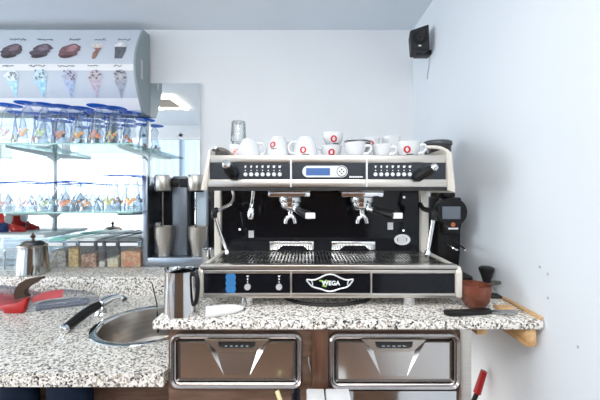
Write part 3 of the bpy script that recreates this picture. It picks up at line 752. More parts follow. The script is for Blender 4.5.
# ------------------------------------------------------------------ grinder
GX, GY = .567, 1.36
g = thing('coffee_grinder', 'black coffee grinder with round screen head beside the machine', 'grinder', (GX, GY, Z_TOP))
obj('base', prism(nb(), rrect(GX - .075, 1.24, GX + .085, 1.48, .03), 'z', Z_TOP + .0003, Z_TOP + .03, bev=.004), M_black, g)
obj('body', prism(nb(), [(1.30, Z_TOP + .03), (1.28, 1.10), (1.275, 1.20), (1.26, 1.25), (1.27, 1.33), (1.45, 1.33), (1.46, Z_TOP + .03)], 'x', GX - .046, GX + .046, bev=.008), M_black, g)
hd = nb(); HY = 1.235; hx, hz = PX(452.5, HY), PZ(212, HY)
lathe(hd, [(0, 0), (.05, 0), (.058, .006), (.060, .02), (.056, .045), (0, .045)], (hx, HY + .045, hz), (0, -1, 0), 36, sx=1.0, sy=.97)
h_ = obj('screen_head', hd, M_black, g)
obj('screen', bx(P(442.5, 206.5, HY - .0025), P(460, 219, HY + .002), .001), M_screen2, h_)
bdg = obj('red_badge', disc(nb(), (PX(453, HY), PZ(224.6, HY)), .0085, HY + .003, HY - .0015), mat('badge_copper', (.5, .13, .06), .4), h_)
obj('badge_text', bx(P(448.5, 227.8, HY - .002), P(458, 229.4, HY)), M_icon, h_)
ft = nb(); box(ft, (hx - .03, 1.236, hz - .085), (hx + .03, 1.285, hz - .045), .008)
obj('chute', ft, M_black, g)
z = PZ(249, 1.22)
for pts in ([(GX - .02, 1.285, z + .02), (GX - .026, 1.20, z + .012), (GX - .018, 1.19, z + .004), (GX - .008, 1.19, z + .002)], [(GX + .03, 1.285, z + .012), (GX + .026, 1.20, z + .002), (GX + .012, 1.19, z)]):
    obj('fork_arm', tube(nb(), pts, .0034, 8), M_chrome, g)
obj('neck_cap', bx((hx - .028, 1.25, hz + .055), (hx + .02, 1.31, hz + .082), .008), M_black, g)
hop = nb(); lathe(hop, [(0, 1.329), (.028, 1.33), (.030, 1.40), (.036, 1.42), (.052, 1.50), (.054, 1.540), (0, 1.540)], (PX(437.5, GY), GY, 0), n=32)
obj('bean_hopper', hop, mat('hopper_smoke', (.03, .024, .02), .15, coat=.3), g)
obj('hopper_lid', lat([(0, 1.541), (.054, 1.541), (.058, 1.546), (.0575, 1.558), (.05, 1.563), (0, 1.564)], (PX(437.5, GY), GY, 0), n=32), mat('lid_grey', (.06, .063, .068), .25), g)

# ------------------------------------------------------------------ right end of the worktop
bw = thing('amber_bowl', 'translucent reddish brown bowl on the granite beside the machine', 'bowl', (.527, 1.006, Z_TOP))
obj('bowl_body', lat([(0, 0), (.022, 0), (.029, .004), (.040, .024), (.0445, .048), (.046, .072), (.0435, .072), (.042, .048), (.037, .026), (.026, .008), (0, .006)], (.527, 1.006, Z_TOP + .0003), n=36), M_orangegl, bw)
cg = nb(); lathe(cg, [(0, .0085), (.022, .0095), (.034, .026), (.0385, .042), (.02, .047), (0, .044)], (.527, 1.006, Z_TOP), n=28)
tag(obj('coffee_grounds', cg, mat('grounds', (.20, .062, .032), .8, noise=.5, nscale=90, bump=.5), base=(.527, 1.006, Z_TOP + .007)), 'reddish brown coffee grounds filling the bowl', 'coffee grounds', kind='stuff')
mt = nb(); box(mt, (.572, 1.085, Z_TOP + .0003), (.6645, 1.17, Z_TOP + .007), .003)
tag(obj('tamping_mat', mt, M_matte, base=(.60, 1.13, Z_TOP)), 'black rubber mat under the tamper by the wall', 'mat')
TX, TY, TZ = .632, 1.132, Z_TOP + .0073
tp = thing('tamper', 'coffee tamper with black handle and steel base standing by the wall', 'tamper', (TX, TY, TZ))
obj('tamper_base', lat([(0, 0), (.028, 0), (.029, .002), (.029, .012), (.022, .018), (.010, .026), (0, .026)], (TX, TY, TZ)), M_chrome, tp)
obj('tamper_handle', lat([(0, .024), (.011, .024), (.012, .033), (.014, .048), (.021, .068), (.0255, .080), (.025, .086), (.019, .090), (0, .091)], (TX, TY, TZ)), M_black, tp)
obj('handle_ring', lat([(.0125, .030), (.0145, .031), (.0145, .034), (.0125, .035)], (TX, TY, TZ)), M_chrome, tp)
kn = thing('kitchen_knife', 'kitchen knife with black handle lying at the front of the worktop', 'knife', P(480, 313, .95))
kz = Z_TOP + .0006
obj('handle', prism(nb(), [(x, y) for x, y in ((.402, .942), (.408, .929), (.43, .925), (.47, .932), (.520, .938), (.545, .946), (.545, .964), (.52, .965), (.47, .956), (.43, .953), (.407, .953))], 'z', kz + .001, kz + .014, bev=.003), M_black, kn)
obj('blade', prism(nb(), [(.545, .946), (.60, .932), (.628, .954), (.634, .968), (.60, .968), (.545, .965)], 'z', kz + .004, kz + .0062), M_mirsteel, kn)
tag(obj('wood_slip', bx((.585, .982, kz), (.638, 1.012, kz + .006), .002), M_pine, base=(.60, 1.0, kz)), 'small loose pine piece on the worktop behind the knife blade', 'wood piece')
sp = thing('steel_spatula', 'thin steel spatula leaning against the side wall behind the tamper', 'spatula', (.6, 1.2, Z_TOP))
a, b = Vector((.590, 1.225, Z_TOP + .004)), Vector((.655, 1.085, 1.048)); m_ = a.lerp(b, .45)
bl = nb(); dn = (b - a).normalized(); up = Vector((0, 0, 1)) - dn * dn.z; up.normalize(); nr = dn.cross(up) * .0008
vs = []
for s in (-1, 1):
    for p, w in ((m_, .010), (b - dn * .02, .012), (b, .006)):
        vs += [p + up * w * .7 + nr * s, p - up * w * .7 + nr * s]
add(bl, vs, [(0, 2, 3, 1), (2, 4, 5, 3), (6, 7, 9, 8), (8, 9, 11, 10), (0, 1, 7, 6), (4, 10, 11, 5), (0, 6, 8, 2), (2, 8, 10, 4), (1, 3, 9, 7), (3, 5, 11, 9)])
obj('blade', bl, M_steel, sp, 0)
obj('handle', tube(nb(), [a, m_ + dn * .004], [.0055, .0042], 10, smooth=1), M_grey, sp)
# screw holes and scuff on the side wall
for k, (px, py, r, lab) in enumerate(((540, 267, .0045, 'grey screw plug in the side wall, upper left of the three'), (548, 274, .0042, 'grey screw plug in the side wall, just right of another'), (548, 298, .0038, 'grey screw plug in the side wall nearest the worktop end'), (578, 347, .0038, 'lowest grey screw plug in the side wall'))):
    Y = XW * F / (px - VX); c = (XW - .0004, Y, PZ(py, Y))
    tag(obj('screw_plug', lat([(0, .0015), (r * .6, .0015), (r, 0)], c, (-1, 0, 0), 14), mat('plug_grey', (.42, .46, .50), .5), base=c), lab, 'screw plug', 'screw plugs in the side wall')

# frother lying in front of the machine
fz = Z_TOP + .0165
fa, fb = Vector((PX(206.5, .93), .922, fz)), Vector((PX(243, .975), .972, fz - .006))
fo = thing('milk_frother', 'white handheld frother with thin wire rod lying before the machine', 'frother', (fa.x, fa.y, Z_TOP))
L = (fb - fa).length
obj('frother_body', lat([(0, 0), (.0135, 0), (.016, .003), (.0162, .03), (.015, L * .6), (.011, L * .85), (.005, L), (0, L)], fa, fb - fa, 20), M_whitep, fo)
obj('wire_rod', tube(nb(), [fb, fb.lerp(Vector((PX(271, 1.07), 1.07, Z_TOP + .004)), .6), Vector((PX(271, 1.07), 1.075, Z_TOP + .003))], .0013, 8), M_steel, fo)

# big milk pitcher
JX, JY, JZ = PX(182, .955), .955, Z_TOP + .0003
pt = thing('milk_pitcher', 'tall polished steel milk pitcher on the left end of the worktop', 'pitcher', (JX, JY, JZ))
ZTP = PZ(269.5, .955) - JZ
pr = [(0, 0), (.047, 0), (.050, .004), (.0495, .03), (.0475, ZTP * .72), (.0468, ZTP * .9), (.048, ZTP), (.046, ZTP), (.0448, ZTP * .9), (.0455, ZTP * .7), (.047, .012), (0, .008)]
pb = nb(); lathe(pb, pr, (JX, JY, JZ), n=40)
for v in pb.verts:          # drawn-out lip towards the left
    if v.co.z > JZ + ZTP * .86:
        d = Vector((v.co.x - JX, v.co.y - JY)); a = math.atan2(d.y, d.x); w = max(0, math.cos(a - PI * .95)) ** 8
        k = (v.co.z - JZ - ZTP * .86) / (ZTP * .14); v.co.x += math.cos(PI * .95) * .006 * w * k; v.co.z += .004 * w * k
obj('pitcher_body', pb, M_mirsteel, pt)
d = Vector((.86, -.5, 0)).normalized(); c = Vector((JX, JY, JZ))
hp = [c + d * .045 + Vector((0, 0, ZTP * .93)), c + d * .058 + Vector((0, 0, ZTP * .95)), c + d * .066 + Vector((0, 0, ZTP * .8)), c + d * .064 + Vector((0, 0, ZTP * .5)), c + d * .056 + Vector((0, 0, ZTP * .3)), c + d * .046 + Vector((0, 0, ZTP * .27))]
obj('handle', tube(nb(), hp, [.006, .0062, .006, .006, .0055, .006], 10), M_black, pt)

# small steel cup behind the machine's left end
SXc, SYc = PX(208.5, 1.66), 1.66
tag(obj('steel_cup', lat([(0, 0), (.026, 0), (.028, .003), (.035, .118), (.037, .122), (.034, .122), (.027, .01), (0, .006)], (SXc, SYc, Z_LEDGE + .0003)), M_mirsteel, base=(SXc, SYc, Z_LEDGE)), 'small polished steel cup on the ledge behind the steam wand', 'cup')

# ------------------------------------------------------------------ twin milkshake mixer
MY = 1.79
mx = thing('milkshake_mixer', 'twin-spindle steel milkshake mixer on the ledge left of the machine', 'mixer', (PX(181, MY), 1.88, Z_LEDGE))
mz0 = Z_LEDGE + .0004
x0, x1 = PX(142.5, MY), PX(220, MY)
obj('base', bx((x0, MY, mz0), (x1, 1.972, PZ(257.5, MY)), .006), mat('bluish_steel', (.33, .37, .43), .3, 1), mx)
obj('side_panel', bx((x0 - .002, MY - .003, mz0 + .006), (x0 + .028, 1.972, PZ(175.5, MY)), .005), mat('bluish_steel', (.42, .47, .54), .28, 1), mx)
obj('back_plate', bx((x0 + .02, 1.955, mz0 + .04), (x1, 1.974, PZ(185, 1.96)), .004), M_black, mx)
obj('column', bx((PX(171.5, 1.87), 1.87, mz0 + .03), (PX(187, 1.87), 1.955, PZ(176, 1.87)), .012), mat('column_grey', (.16, .18, .21), .35, .5), mx)
obj('splash_panel', bx((PX(196, 1.9), 1.905, mz0 + .04), (PX(206, 1.9), 1.953, PZ(190, 1.9)), .004), mat('pale_blue_panel', (.55, .66, .75), .3), mx)
for px in (162.5, 195.5):
    X = PX(px, 1.83); zt = PZ(174.5, 1.83); zb = PZ(191, 1.83)
    hd = obj('motor_head', lat([(0, zb), (.040, zb), (.044, zb + .006), (.045, zt - .012), (.040, zt - .002), (0, zt)], (X, 1.835, 0), n=30), M_satin, mx)
    obj('head_band', lat([(.0405, zb - .006), (.043, zb - .004), (.043, zb + .002), (.0405, zb + .004)], (X, 1.835, 0), n=30), M_black, hd)
    ar = nb(); box(ar, (min(X, PX(179, 1.87)), 1.862, zb + .02), (max(X, PX(179, 1.87)), 1.90, zt - .02), .01)
    obj('arm', ar, M_black, hd)
    obj('spindle', tube(nb(), [(X, 1.835, zb), (X, 1.835, PZ(230, 1.83))], .0045, 10), M_chrome, hd)
    obj('grey_badge', bx((X + .01, 1.95, PZ(206, 1.9)), (X + .05, 1.9545, PZ(196, 1.9)), .002), M_panelb, mx)
for px, lab in ((163, 'left steel mixing cup standing under the mixer spindle'), (197.5, 'right steel mixing cup standing under the mixer spindle')):
    X = PX(px, 1.83); zc = PZ(257.5, MY) + .0006; zt = PZ(226.5, 1.83)
    h = zt - zc
    tag(obj('mixing_cup', lat([(0, 0), (.036, 0), (.038, .004), (.043, h * .35), (.053, h * .62), (.0545, h * .97), (.056, h), (.053, h), (.051, h * .65), (.040, h * .33), (.035, .008), (0, .008)], (X, 1.846, zc), n=32), M_satin, base=(X, 1.846, zc)), lab, 'cup', 'steel mixing cups')
tag(obj('white_beaker', lat([(0, 0), (.02, 0), (.0225, .003), (.0245, .18), (.0225, .18), (.02, .01), (0, .008)], (PX(150.5, 1.85) + .006, 1.915, PZ(257.5, MY) + .0006), n=24), mat('grey_beaker', (.55, .58, .60), .4), base=(PX(151, 1.85), 1.915, 1.0)), 'tall pale grey beaker inside the left side of the mixer', 'beaker')

# ------------------------------------------------------------------ tubs of toppings on the ledge
C_cols = {}
def toppings(nm, c1, c2, c3): return speckle(nm, [(0, c1), (.35, c2), (.7, c3)], 75, .6, .9)
tubs = [ # px left, px right, top y, fill y, lid material, contents, label, contents label
 (47.5, 65, 241, 251, ('mint_lid', (.25, .62, .55)), toppings('nuts', (.35, .28, .22), (.62, .55, .47), (.48, .42, .38)), 'clear food tub with mint green lid next to the coffee pot', 'greyish chopped nuts in the mint-lidded tub', 'chopped nuts'),
 (66, 78, 241, 249, ('white_lid', (.80, .84, .84)), toppings('cereal', (.75, .45, .14), (.85, .62, .28), (.62, .36, .12)), 'narrow clear food tub holding yellow cereal', 'golden yellow cereal in its narrow tub', 'cereal'),
 (78.8, 96, 241, 255, ('white_lid', (.80, .84, .84)), toppings('brittle', (.35, .13, .06), (.52, .24, .12), (.68, .42, .28)), 'clear food tub holding red-brown crumbs', 'red-brown crumbs in the tub between cereal and empty tub', 'crumbs'),
 (96.6, 104.5, 241, 262, ('grey_lid', (.17, .19, .20)), toppings('flakes', (.80, .72, .62), (.7, .6, .5), (.85, .8, .7)), 'narrowest clear food tub, almost empty', 'thin layer of pale flakes in the narrowest tub', 'flakes'),
 (105, 118, 241, 259, ('grey_lid', (.17, .19, .20)), toppings('pale_grain', (.85, .70, .45), (.78, .58, .34), (.88, .80, .62)), 'clear food tub with low pale yellow grains', 'low layer of pale yellow grains in its tub', 'grains'),
 (118.8, 140.2, 241, 252, ('grey_lid', (.17, .19, .20)), toppings('fruit_mix', (.75, .22, .08), (.62, .30, .14), (.80, .45, .2)), 'wide clear food tub with orange-red topping beside the mixer', 'orange-red topping in the wide tub beside the mixer', 'topping'),
]
YT = 1.765
for a, b, ty, fy, (ln_, lcx), cm, lab, clab, cc in tubs:
    xa, xb = PX(a, YT), PX(b, YT); z0 = Z_LEDGE + .0005; zt = PZ(ty, YT); yb = 1.965
    xc = (xa + xb) / 2
    t = thing('food_tub', lab, 'tub', (xc, (YT + yb) / 2, Z_LEDGE), 'clear topping tubs on the ledge')
    w = nb(); tp_, bt_ = rrect(xa, YT, xb, yb, .012, 4), rrect(xa + .004, YT + .008, xb - .004, yb - .008, .01, 4)
    A = [w.verts.new((x, y, z0)) for x, y in bt_]; B = [w.verts.new((x, y, zt)) for x, y in tp_]
    n = len(A); w.faces.new(A)
    for k in range(n): w.faces.new((A[k], A[(k + 1) % n], B[(k + 1) % n], B[k]))
    obj('tub_body', w, M_tub, t)
    l = nb(); prism(l, rrect(xa - .002, YT - .004, xb + .002, yb, .012, 4), 'z', zt, zt + .008, bev=.003)
    prism(l, rrect(xa + .010, YT + .012, xb - .010, yb - .012, .01, 4), 'z', zt + .007, zt + .014, bev=.002)
    obj('lid', l, mat(ln_, lcx, .35), t)
    obj('paper_label', bx((xa + .008, YT - .0028, zt - .026), (xb - .012, YT - .0005, zt - .010)), M_whitep, t)
    zf = PZ(fy, YT); c = nb(); nx, ny = 6, 8
    g_ = [[c.verts.new((xa + .0065 + (xb - xa - .013) * i / nx, YT + .011 + (yb - YT - .022) * j / ny, max(z0 + .006, zf + random.uniform(-.006, .006)))) for j in range(ny + 1)] for i in range(nx + 1)]
    bo = [[c.verts.new((v.co.x, v.co.y, z0 + .002)) for v in row] for row in g_]
    for i in range(nx):
        for j in range(ny):
            c.faces.new((g_[i][j], g_[i + 1][j], g_[i + 1][j + 1], g_[i][j + 1])); c.faces.new((bo[i][j], bo[i][j + 1], bo[i + 1][j + 1], bo[i + 1][j]))
    for i in range(nx):
        for j in (0, ny): c.faces.new((g_[i][j], bo[i][j], bo[i + 1][j], g_[i + 1][j]))
    for j in range(ny):
        for i in (0, nx): c.faces.new((g_[i][j], g_[i][j + 1], bo[i][j + 1], bo[i][j]))
    tag(obj(cc.replace(' ', '_'), c, cm, base=(xc, (YT + yb) / 2, z0)), clab, cc, kind='stuff')
# big frosted box at the far left with a crumpled packet on top
xa, xb = PX(-30, 1.8), PX(44, 1.8)
bbx = thing('storage_box', 'large frosted plastic box at the far left of the ledge', 'box', (xa + .2, 1.88, Z_LEDGE))
obj('box_body', bx((xa, 1.80, Z_LEDGE + .0005), (xb, 1.968, PZ(238, 1.8)), .012), M_tub, bbx)
obj('box_lid', bx((xa - .003, 1.797, PZ(238, 1.8)), (xb + .003, 1.97, PZ(234.5, 1.8)), .004), mat('white_lid', (.8, .84, .84)), bbx)
pk = thing('snack_packet', 'crumpled red, white and navy packet on the frosted box', 'packet', (PX(4, 1.86), 1.86, PZ(234, 1.8)))
zb = PZ(234.5, 1.8) + .0005
def crumple(x0, x1, z0, z1, y, m, nm, tip=0):
    t = nb(); nx, nz = 10, 6; rows = []
    for s in (-1, 1):
        rows.append([[t.verts.new((x0 + (x1 - x0) * i / nx, y + s * (.004 + .022 * math.sin(PI * i / nx) * math.sin(PI * j / nz) ** .7) + random.uniform(-.004, .004), z0 + (z1 - z0) * j / nz * (1 - tip * i / nx) + (random.uniform(-.004, .004) if j else 0))) for j in range(nz + 1)] for i in range(nx + 1)])
    for s in (0, 1):
        for i in range(nx):
            for j in range(nz): t.faces.new((rows[s][i][j], rows[s][i + 1][j], rows[s][i + 1][j + 1], rows[s][i][j + 1]))
    for i in range(nx):
        for j in (0, nz): t.faces.new((rows[0][i][j], rows[0][i + 1][j], rows[1][i + 1][j], rows[1][i][j]))
    for j in range(nz):
        for i in (0, nx): t.faces.new((rows[0][i][j], rows[0][i][j + 1], rows[1][i][j + 1], rows[1][i][j]))
    return obj(nm, t, m, pk, 0)
crumple(PX(-18, 1.86), PX(-2.5, 1.86), zb, PZ(212, 1.86), 1.93, M_redp, 'red_side')
crumple(PX(-4, 1.86), PX(0, 1.86), PZ(225, 1.86), PZ(214, 1.86), 1.925, M_whitep, 'white_side')
crumple(PX(-8, 1.86), PX(0, 1.86), zb, PZ(224, 1.86), 1.905, M_blueprint, 'navy_side')
crumple(PX(0, 1.86), PX(15, 1.86), zb, PZ(225, 1.86), 1.93, M_redp, 'red_flap', .55)

# steel coffee pot with lid and thin square handle
QX, QY = PX(33, 1.64), 1.64
q0 = Z_LEDGE + .0004; qt = PZ(246, QY) - q0
cp = thing('coffee_pot', 'polished steel lidded coffee pot with loop handle on the ledge', 'pot', (QX, QY, q0))
obj('pot_body', lat([(0, 0), (.066, 0), (.071, .005), (.071, .012), (.066, qt * .5), (.060, qt * .93), (.061, qt), (0, qt)], (QX, QY, q0), n=36), mat('pot_steel', (.47, .49, .48), .12, 1), cp)
ld = obj('lid', lat([(.062, qt + .0005), (.062, qt + .008), (.052, qt + .013), (.045, qt + .022), (.03, qt + .028), (0, qt + .029)], (QX, QY, q0), n=36), mat('bronze_lid', (.38, .31, .27), .25, 1), cp)
obj('lid_knob', lat([(0, qt + .027), (.008, qt + .028), (.006, qt + .038), (.011, qt + .045), (.012, qt + .05), (.004, qt + .06), (.002, qt + .068), (0, qt + .068)], (QX, QY, q0)), M_woodd, ld)
obj('loop_handle', tube(nb(), [(QX - .06, QY, q0 + qt * .86), (QX - .13, QY - .005, q0 + qt * .86), (QX - .138, QY - .005, q0 + qt * .75), (QX - .14, QY - .005, q0 + qt * .2), (QX - .13, QY - .005, q0 + qt * .12), (QX - .067, QY, q0 + qt * .12)], .0035, 8, smooth=3), M_mirsteel, cp)

# ------------------------------------------------------------------ bags on the sink counter
def lump_bag(x0, x1, y0, y1, h, m, name, par=None, skew=0.0, seed=1):
    rnd = random.Random(seed); t = nb(); nx, ny = 14, 8
    def z(i, j):
        u, v = i / nx, j / ny
        e = (math.sin(PI * u) ** .5) * (math.sin(PI * v) ** .6)
        return .0012 + h * e * (1 - .35 * u) + (rnd.uniform(-.006, .006) if 0 < i < nx and 0 < j < ny else 0)
    top = [[t.verts.new((x0 + (x1 - x0) * i / nx + skew * j / ny, y0 + (y1 - y0) * j / ny + .015 * math.sin(i * .9), Z_LOW + max(.002, z(i, j)))) for j in range(ny + 1)] for i in range(nx + 1)]
    bot = [[t.verts.new((v.co.x, v.co.y, Z_LOW + .0006)) for v in r] for r in top]
    for i in range(nx):
        for j in range(ny):
            t.faces.new((top[i][j], top[i + 1][j], top[i + 1][j + 1], top[i][j + 1])); t.faces.new((bot[i][j], bot[i][j + 1], bot[i + 1][j + 1], bot[i + 1][j]))
    for i in range(nx):
        for j in (0, ny): t.faces.new((top[i][j], bot[i][j], bot[i + 1][j], top[i + 1][j]))
    for j in range(ny):
        for i in (0, nx): t.faces.new((top[i][j], top[i][j + 1], bot[i][j + 1], bot[i][j]))
    return t
# clear bag lying slantwise: frame A + u*U + v*V on the counter
def frame_bag(A, U, V, hfun, seed, rough=.005, nx=16, ny=9):
    rnd = random.Random(seed); t = nb()
    def xy(i, j): u, v = i / nx, j / ny; return A[0] + U[0] * u + V[0] * v, A[1] + U[1] * u + V[1] * v
    top = [[t.verts.new((*xy(i, j), Z_LOW + .002 + hfun(i / nx, j / ny) + (rnd.uniform(-rough, rough) if 0 < i < nx and 0 < j < ny else 0))) for j in range(ny + 1)] for i in range(nx + 1)]
    bot = [[t.verts.new((v.co.x, v.co.y, Z_LOW + .0006)) for v in r] for r in top]
    for i in range(nx):
        for j in range(ny):
            t.faces.new((top[i][j], top[i + 1][j], top[i + 1][j + 1], top[i][j + 1])); t.faces.new((bot[i][j], bot[i][j + 1], bot[i + 1][j + 1], bot[i + 1][j]))
    for i in range(nx):
        for j in (0, ny): t.faces.new((top[i][j], bot[i][j], bot[i + 1][j], top[i + 1][j]))
    for j in range(ny):
        for i in (0, nx): t.faces.new((top[i][j], top[i][j + 1], bot[i][j + 1], bot[i][j]))
    return t
A_, U_, V_ = (-1.165, 1.36), (.235, .105), (-.06, .10)
def hb(u, v): return (math.sin(PI * min(1, .06 + u * .94)) ** .45) * (math.sin(PI * min(1, .04 + v * .93)) ** .5) * (.048 + .040 * v) * (1 - .35 * u)
bg_ = thing('straw_bag', 'clear plastic bag of dark straws with red printed band', 'bag', (-1.08, 1.46, Z_LOW))
obj('film', frame_bag(A_, U_, V_, hb, 3), M_film, bg_, 40)
bd = nb(); rows = []
for i in range(9):
    u = .05 + .42 * i / 8
    rows.append([bd.verts.new((A_[0] + U_[0] * u + V_[0] * v, A_[1] + U_[1] * u + V_[1] * v, Z_LOW + .0075 + hb(u, v))) for v in (.16, .26, .36, .46, .54)])
for A, B in zip(rows, rows[1:]):
    for k in range(4): bd.faces.new((A[k], B[k], B[k + 1], A[k + 1]))
obj('red_band', bd, mat('faded_red', (.60, .10, .11), .35), bg_)
rnd = random.Random(5)
M_straw = [mat('straw_blue_grey', (.10, .13, .20), .35), mat('straw_grey', (.24, .27, .33), .35)]
for k in range(14):
    row = 0 if k < 8 else 1; j = k if row == 0 else k - 8
    v = .12 + j * .098 + row * .05; z = Z_LOW + .0062 + row * .0088
    ua, ub = .10 + .02 * rnd.random() + .04 * row, .86 - .05 * rnd.random() - .12 * row
    f_ = lambda u, dv: (A_[0] + U_[0] * u + V_[0] * (v + dv), A_[1] + U_[1] * u + V_[1] * (v + dv), z)
    s_ = obj('drinking_straw', tube(nb(), [f_(ua, 0), f_(ub, rnd.uniform(-.02, .02))], .0042, 8, smooth=1), M_straw[k % 2], base=f_(ua, 0))
    tag(s_, 'dark or greyish drinking straw packed inside the clear bag', 'straw', 'straws in the clear bag')
# second bag at the left edge, red inside clear film
def hr(u, v): return .040 * (math.sin(PI * min(1, .05 + u * .9)) ** .5) * (math.sin(PI * min(1, .05 + v * .9)) ** .5)
rp = thing('red_packet', 'red glossy packet in clear film at the left edge of the sink counter', 'packet', (-1.36, 1.42, Z_LOW))
obj('red_wrap', frame_bag((-1.52, 1.385), (.245, 0), (.0, .13), hr, 9, .006), mat('red_white_film', (.56, .035, .04), .3, noise=.5, nscale=14), rp)
obj('film', frame_bag((-1.53, 1.375), (.26, 0), (.0, .185), lambda u, v: .012 + hr(u, v) * 1.5, 11, .006), M_film, rp, 40)
# tape: brown band on a red dispenser
tp = thing('tape_dispenser', 'red tape dispenser with curved brown tape, beside the straw bag', 'tape dispenser', (-1.2, 1.36, Z_LOW))
pr = [(PX(7, 1.36), PZ(311.5, 1.36)), (PX(25, 1.36), PZ(311.5, 1.36)), (PX(30, 1.36), PZ(296, 1.36)), (PX(18, 1.36), PZ(302, 1.36)), (PX(5, 1.36), PZ(304, 1.36))]
zm = min(p[1] for p in pr); pr = [(x, z - zm + Z_LOW + .0008) for x, z in pr]
obj('red_body', prism(nb(), pr, 'y', 1.345, 1.368, bev=.003), mat('deep_red', (.42, .012, .012), .35), tp)
tb = nb(); A_, B_ = [], []
arc = [(14.5, 300), (13.4, 294), (15.5, 288), (19.5, 283), (26, 279.5), (34, 278), (41, 277.5)]
inn = [(27, 297), (24, 293.5), (24.5, 290), (28, 286.5), (33, 284), (37, 281), (42, 279)]
R0 = []
for (a, b), (c_, d_) in zip(arc, inn):
    R0.append([P(a, b, 1.380), P(a, b, 1.390) + Vector((0, .022, 0)), P(c_, d_, 1.390) + Vector((0, .022, 0)), P(c_, d_, 1.380)])
rows = [[tb.verts.new(p) for p in r] for r in R0]
for A, B in zip(rows, rows[1:]):
    for k in range(4): tb.faces.new((A[k], A[(k + 1) % 4], B[(k + 1) % 4], B[k]))
tb.faces.new(rows[0]); tb.faces.new(rows[-1][::-1])
obj('brown_tape', tb, mat('brown_tape', (.05, .028, .018), .5, spec=.2), tp, 30)

# ------------------------------------------------------------------ tap with long black lever beside the sink
tX, tY = -.835, 1.335
tt = thing('sink_tap', 'chrome tap with long black lever beside the round sink', 'tap', (tX, tY, Z_LOW))
obj('tap_base', lat([(0, 0), (.026, 0), (.027, .004), (.023, .010), (.021, .03), (.023, .036), (.022, .05), (0, .056)], (tX, tY, Z_LOW + .0003)), M_chrome, tt)
obj('spout', tube(nb(), [(tX, tY, Z_LOW + .042), (tX + .022, tY + .035, Z_LOW + .052), (tX + .045, tY + .06, Z_LOW + .048), (tX + .066, tY + .052, Z_LOW + .044)], [.020, .017, .015, .012], 14), M_chrome, tt)
obj('spout_loop', tube(nb(), [(tX - .012, tY + .012, Z_LOW + .05), (tX, tY + .06, Z_LOW + .055), (tX + .035, tY + .085, Z_LOW + .054)], [.011, .010, .008], 10), M_chrome, tt)
la, lb = Vector((tX - .004, tY - .012, Z_LOW + .043)), P(62, 331, 1.145)
lv = nb(); md = la.lerp(lb, .5) + Vector((0, 0, .006))
tube(lv, [la, la.lerp(lb, .2) + Vector((0, 0, .005)), md, la.lerp(lb, .92)], [.016, .0185, .0185, .0165], 16)
obj('lever', lv, M_black, tt)
obj('lever_tip', tube(nb(), [la.lerp(lb, .915), la.lerp(lb, .97), lb], [.0168, .0165, .014], 16), M_chrome, tt)
tag(obj('long_spoon', tube(nb(), [(PX(158.5, 1.40), 1.395, Z_LOW - .10), P(157, 305, 1.425) + Vector((0, 0, .002)), P(152, 283, 1.47)], [.004, .0028, .0028], 8, smooth=1), M_black, base=(PX(158, 1.4), 1.395, Z_LOW - .1)), 'thin dark metal stirring rod standing in the round sink', 'stirrer')

# ------------------------------------------------------------------ menu light box
LX1, LX0 = PX(150, YM), -2.6
def arcY(t): return 1.905 - .09 * math.sin(PI * t)
ZLt, ZLb = PZ(30, 1.905), PZ(112.5, 1.905)
def arcZ(t): return ZLt + (ZLb - ZLt) * t
def on_menu(px, py, off=.0016):
    best = min((abs(VY - (arcZ(t / 400) - CZ) * F / arcY(t / 400) - py), t / 400) for t in range(401))
    Y = arcY(best[1]); return Vector((PX(px, Y), Y - off, arcZ(best[1])))
mn = thing('menu_lightbox', 'curved backlit ice cream menu box above the glass shelves', 'menu board', ((LX0 + LX1) / 2, YM, ZLb))
pf = nb(); N = 28; prev = None
for k in range(N + 1):
    t = k / N; a = pf.verts.new((LX0, arcY(t), arcZ(t))); b = pf.verts.new((LX1 - .012, arcY(t), arcZ(t)))
    if prev:
        fcx = pf.faces.new((prev[0], prev[1], b, a))
    prev = (a, b)
ms = obj('menu_sheet', pf, M_menu, mn, 60)
for (ta, tb_) in ((.485, .56), (.85, .975)):
    bnd = nb(); prev = None
    for k in range(9):
        t = ta + (tb_ - ta) * k / 8; a = bnd.verts.new((LX0, arcY(t) - .0008, arcZ(t))); b = bnd.verts.new((LX1 - .013, arcY(t) - .0008, arcZ(t)))
        if prev: bnd.faces.new((prev[0], prev[1], b, a))
        prev = (a, b)
    obj('bright_band', bnd, M_menub, ms, 60)
cap_pts = [(arcY(k / 20) - .004, arcZ(k / 20)) for k in range(21)] + [(YM - .003, ZLb - .006), (YM - .003, ZLt + .006)]
cpo = obj('end_cap', prism(nb(), cap_pts, 'x', LX1 - .012, LX1), M_grey, mn)
obj('cap_plate', bx((LX1 - .001, 1.868, PZ(79, 1.88)), (LX1 + .002, 1.888, PZ(60, 1.88)), .001), mat('plate_grey', (.5, .54, .56), .4), cpo, label='pale oblong plate on the grey end cap')
obj('housing', bx((LX0, 1.905, ZLb), (LX1 - .012, YM - .003, ZLt)), M_grey, mn)
def strip_pic(rows, m, nm, off=.0022):
    """rows of (y, xl, xr) laid on the curved sheet"""
    t = nb(); prev = None
    for y, xl, xr in rows:
        n_ = 4; cur = [t.verts.new(on_menu(xl + (xr - xl) * i / n_, y, off)) for i in range(n_ + 1)]
        if prev:
            for i in range(n_): t.faces.new((prev[i], prev[i + 1], cur[i + 1], cur[i]))
        prev = cur
    return obj(nm, t, m, ms, 0)
def blob(cx, cy, rx, ry, jag=.2, seed=0, tilt=0.0):
    r_ = random.Random(seed); rows = []
    n_ = 9
    for k in range(n_ + 1):
        v = -1 + 2 * k / n_; w = math.sqrt(max(0.02, 1 - v * v)); y = cy + v * ry
        c_ = cx - v * tilt
        rows.append((y, c_ - rx * w * (1 + r_.uniform(-jag, jag)), c_ + rx * w * (1 + r_.uniform(-jag, jag))))
    return rows
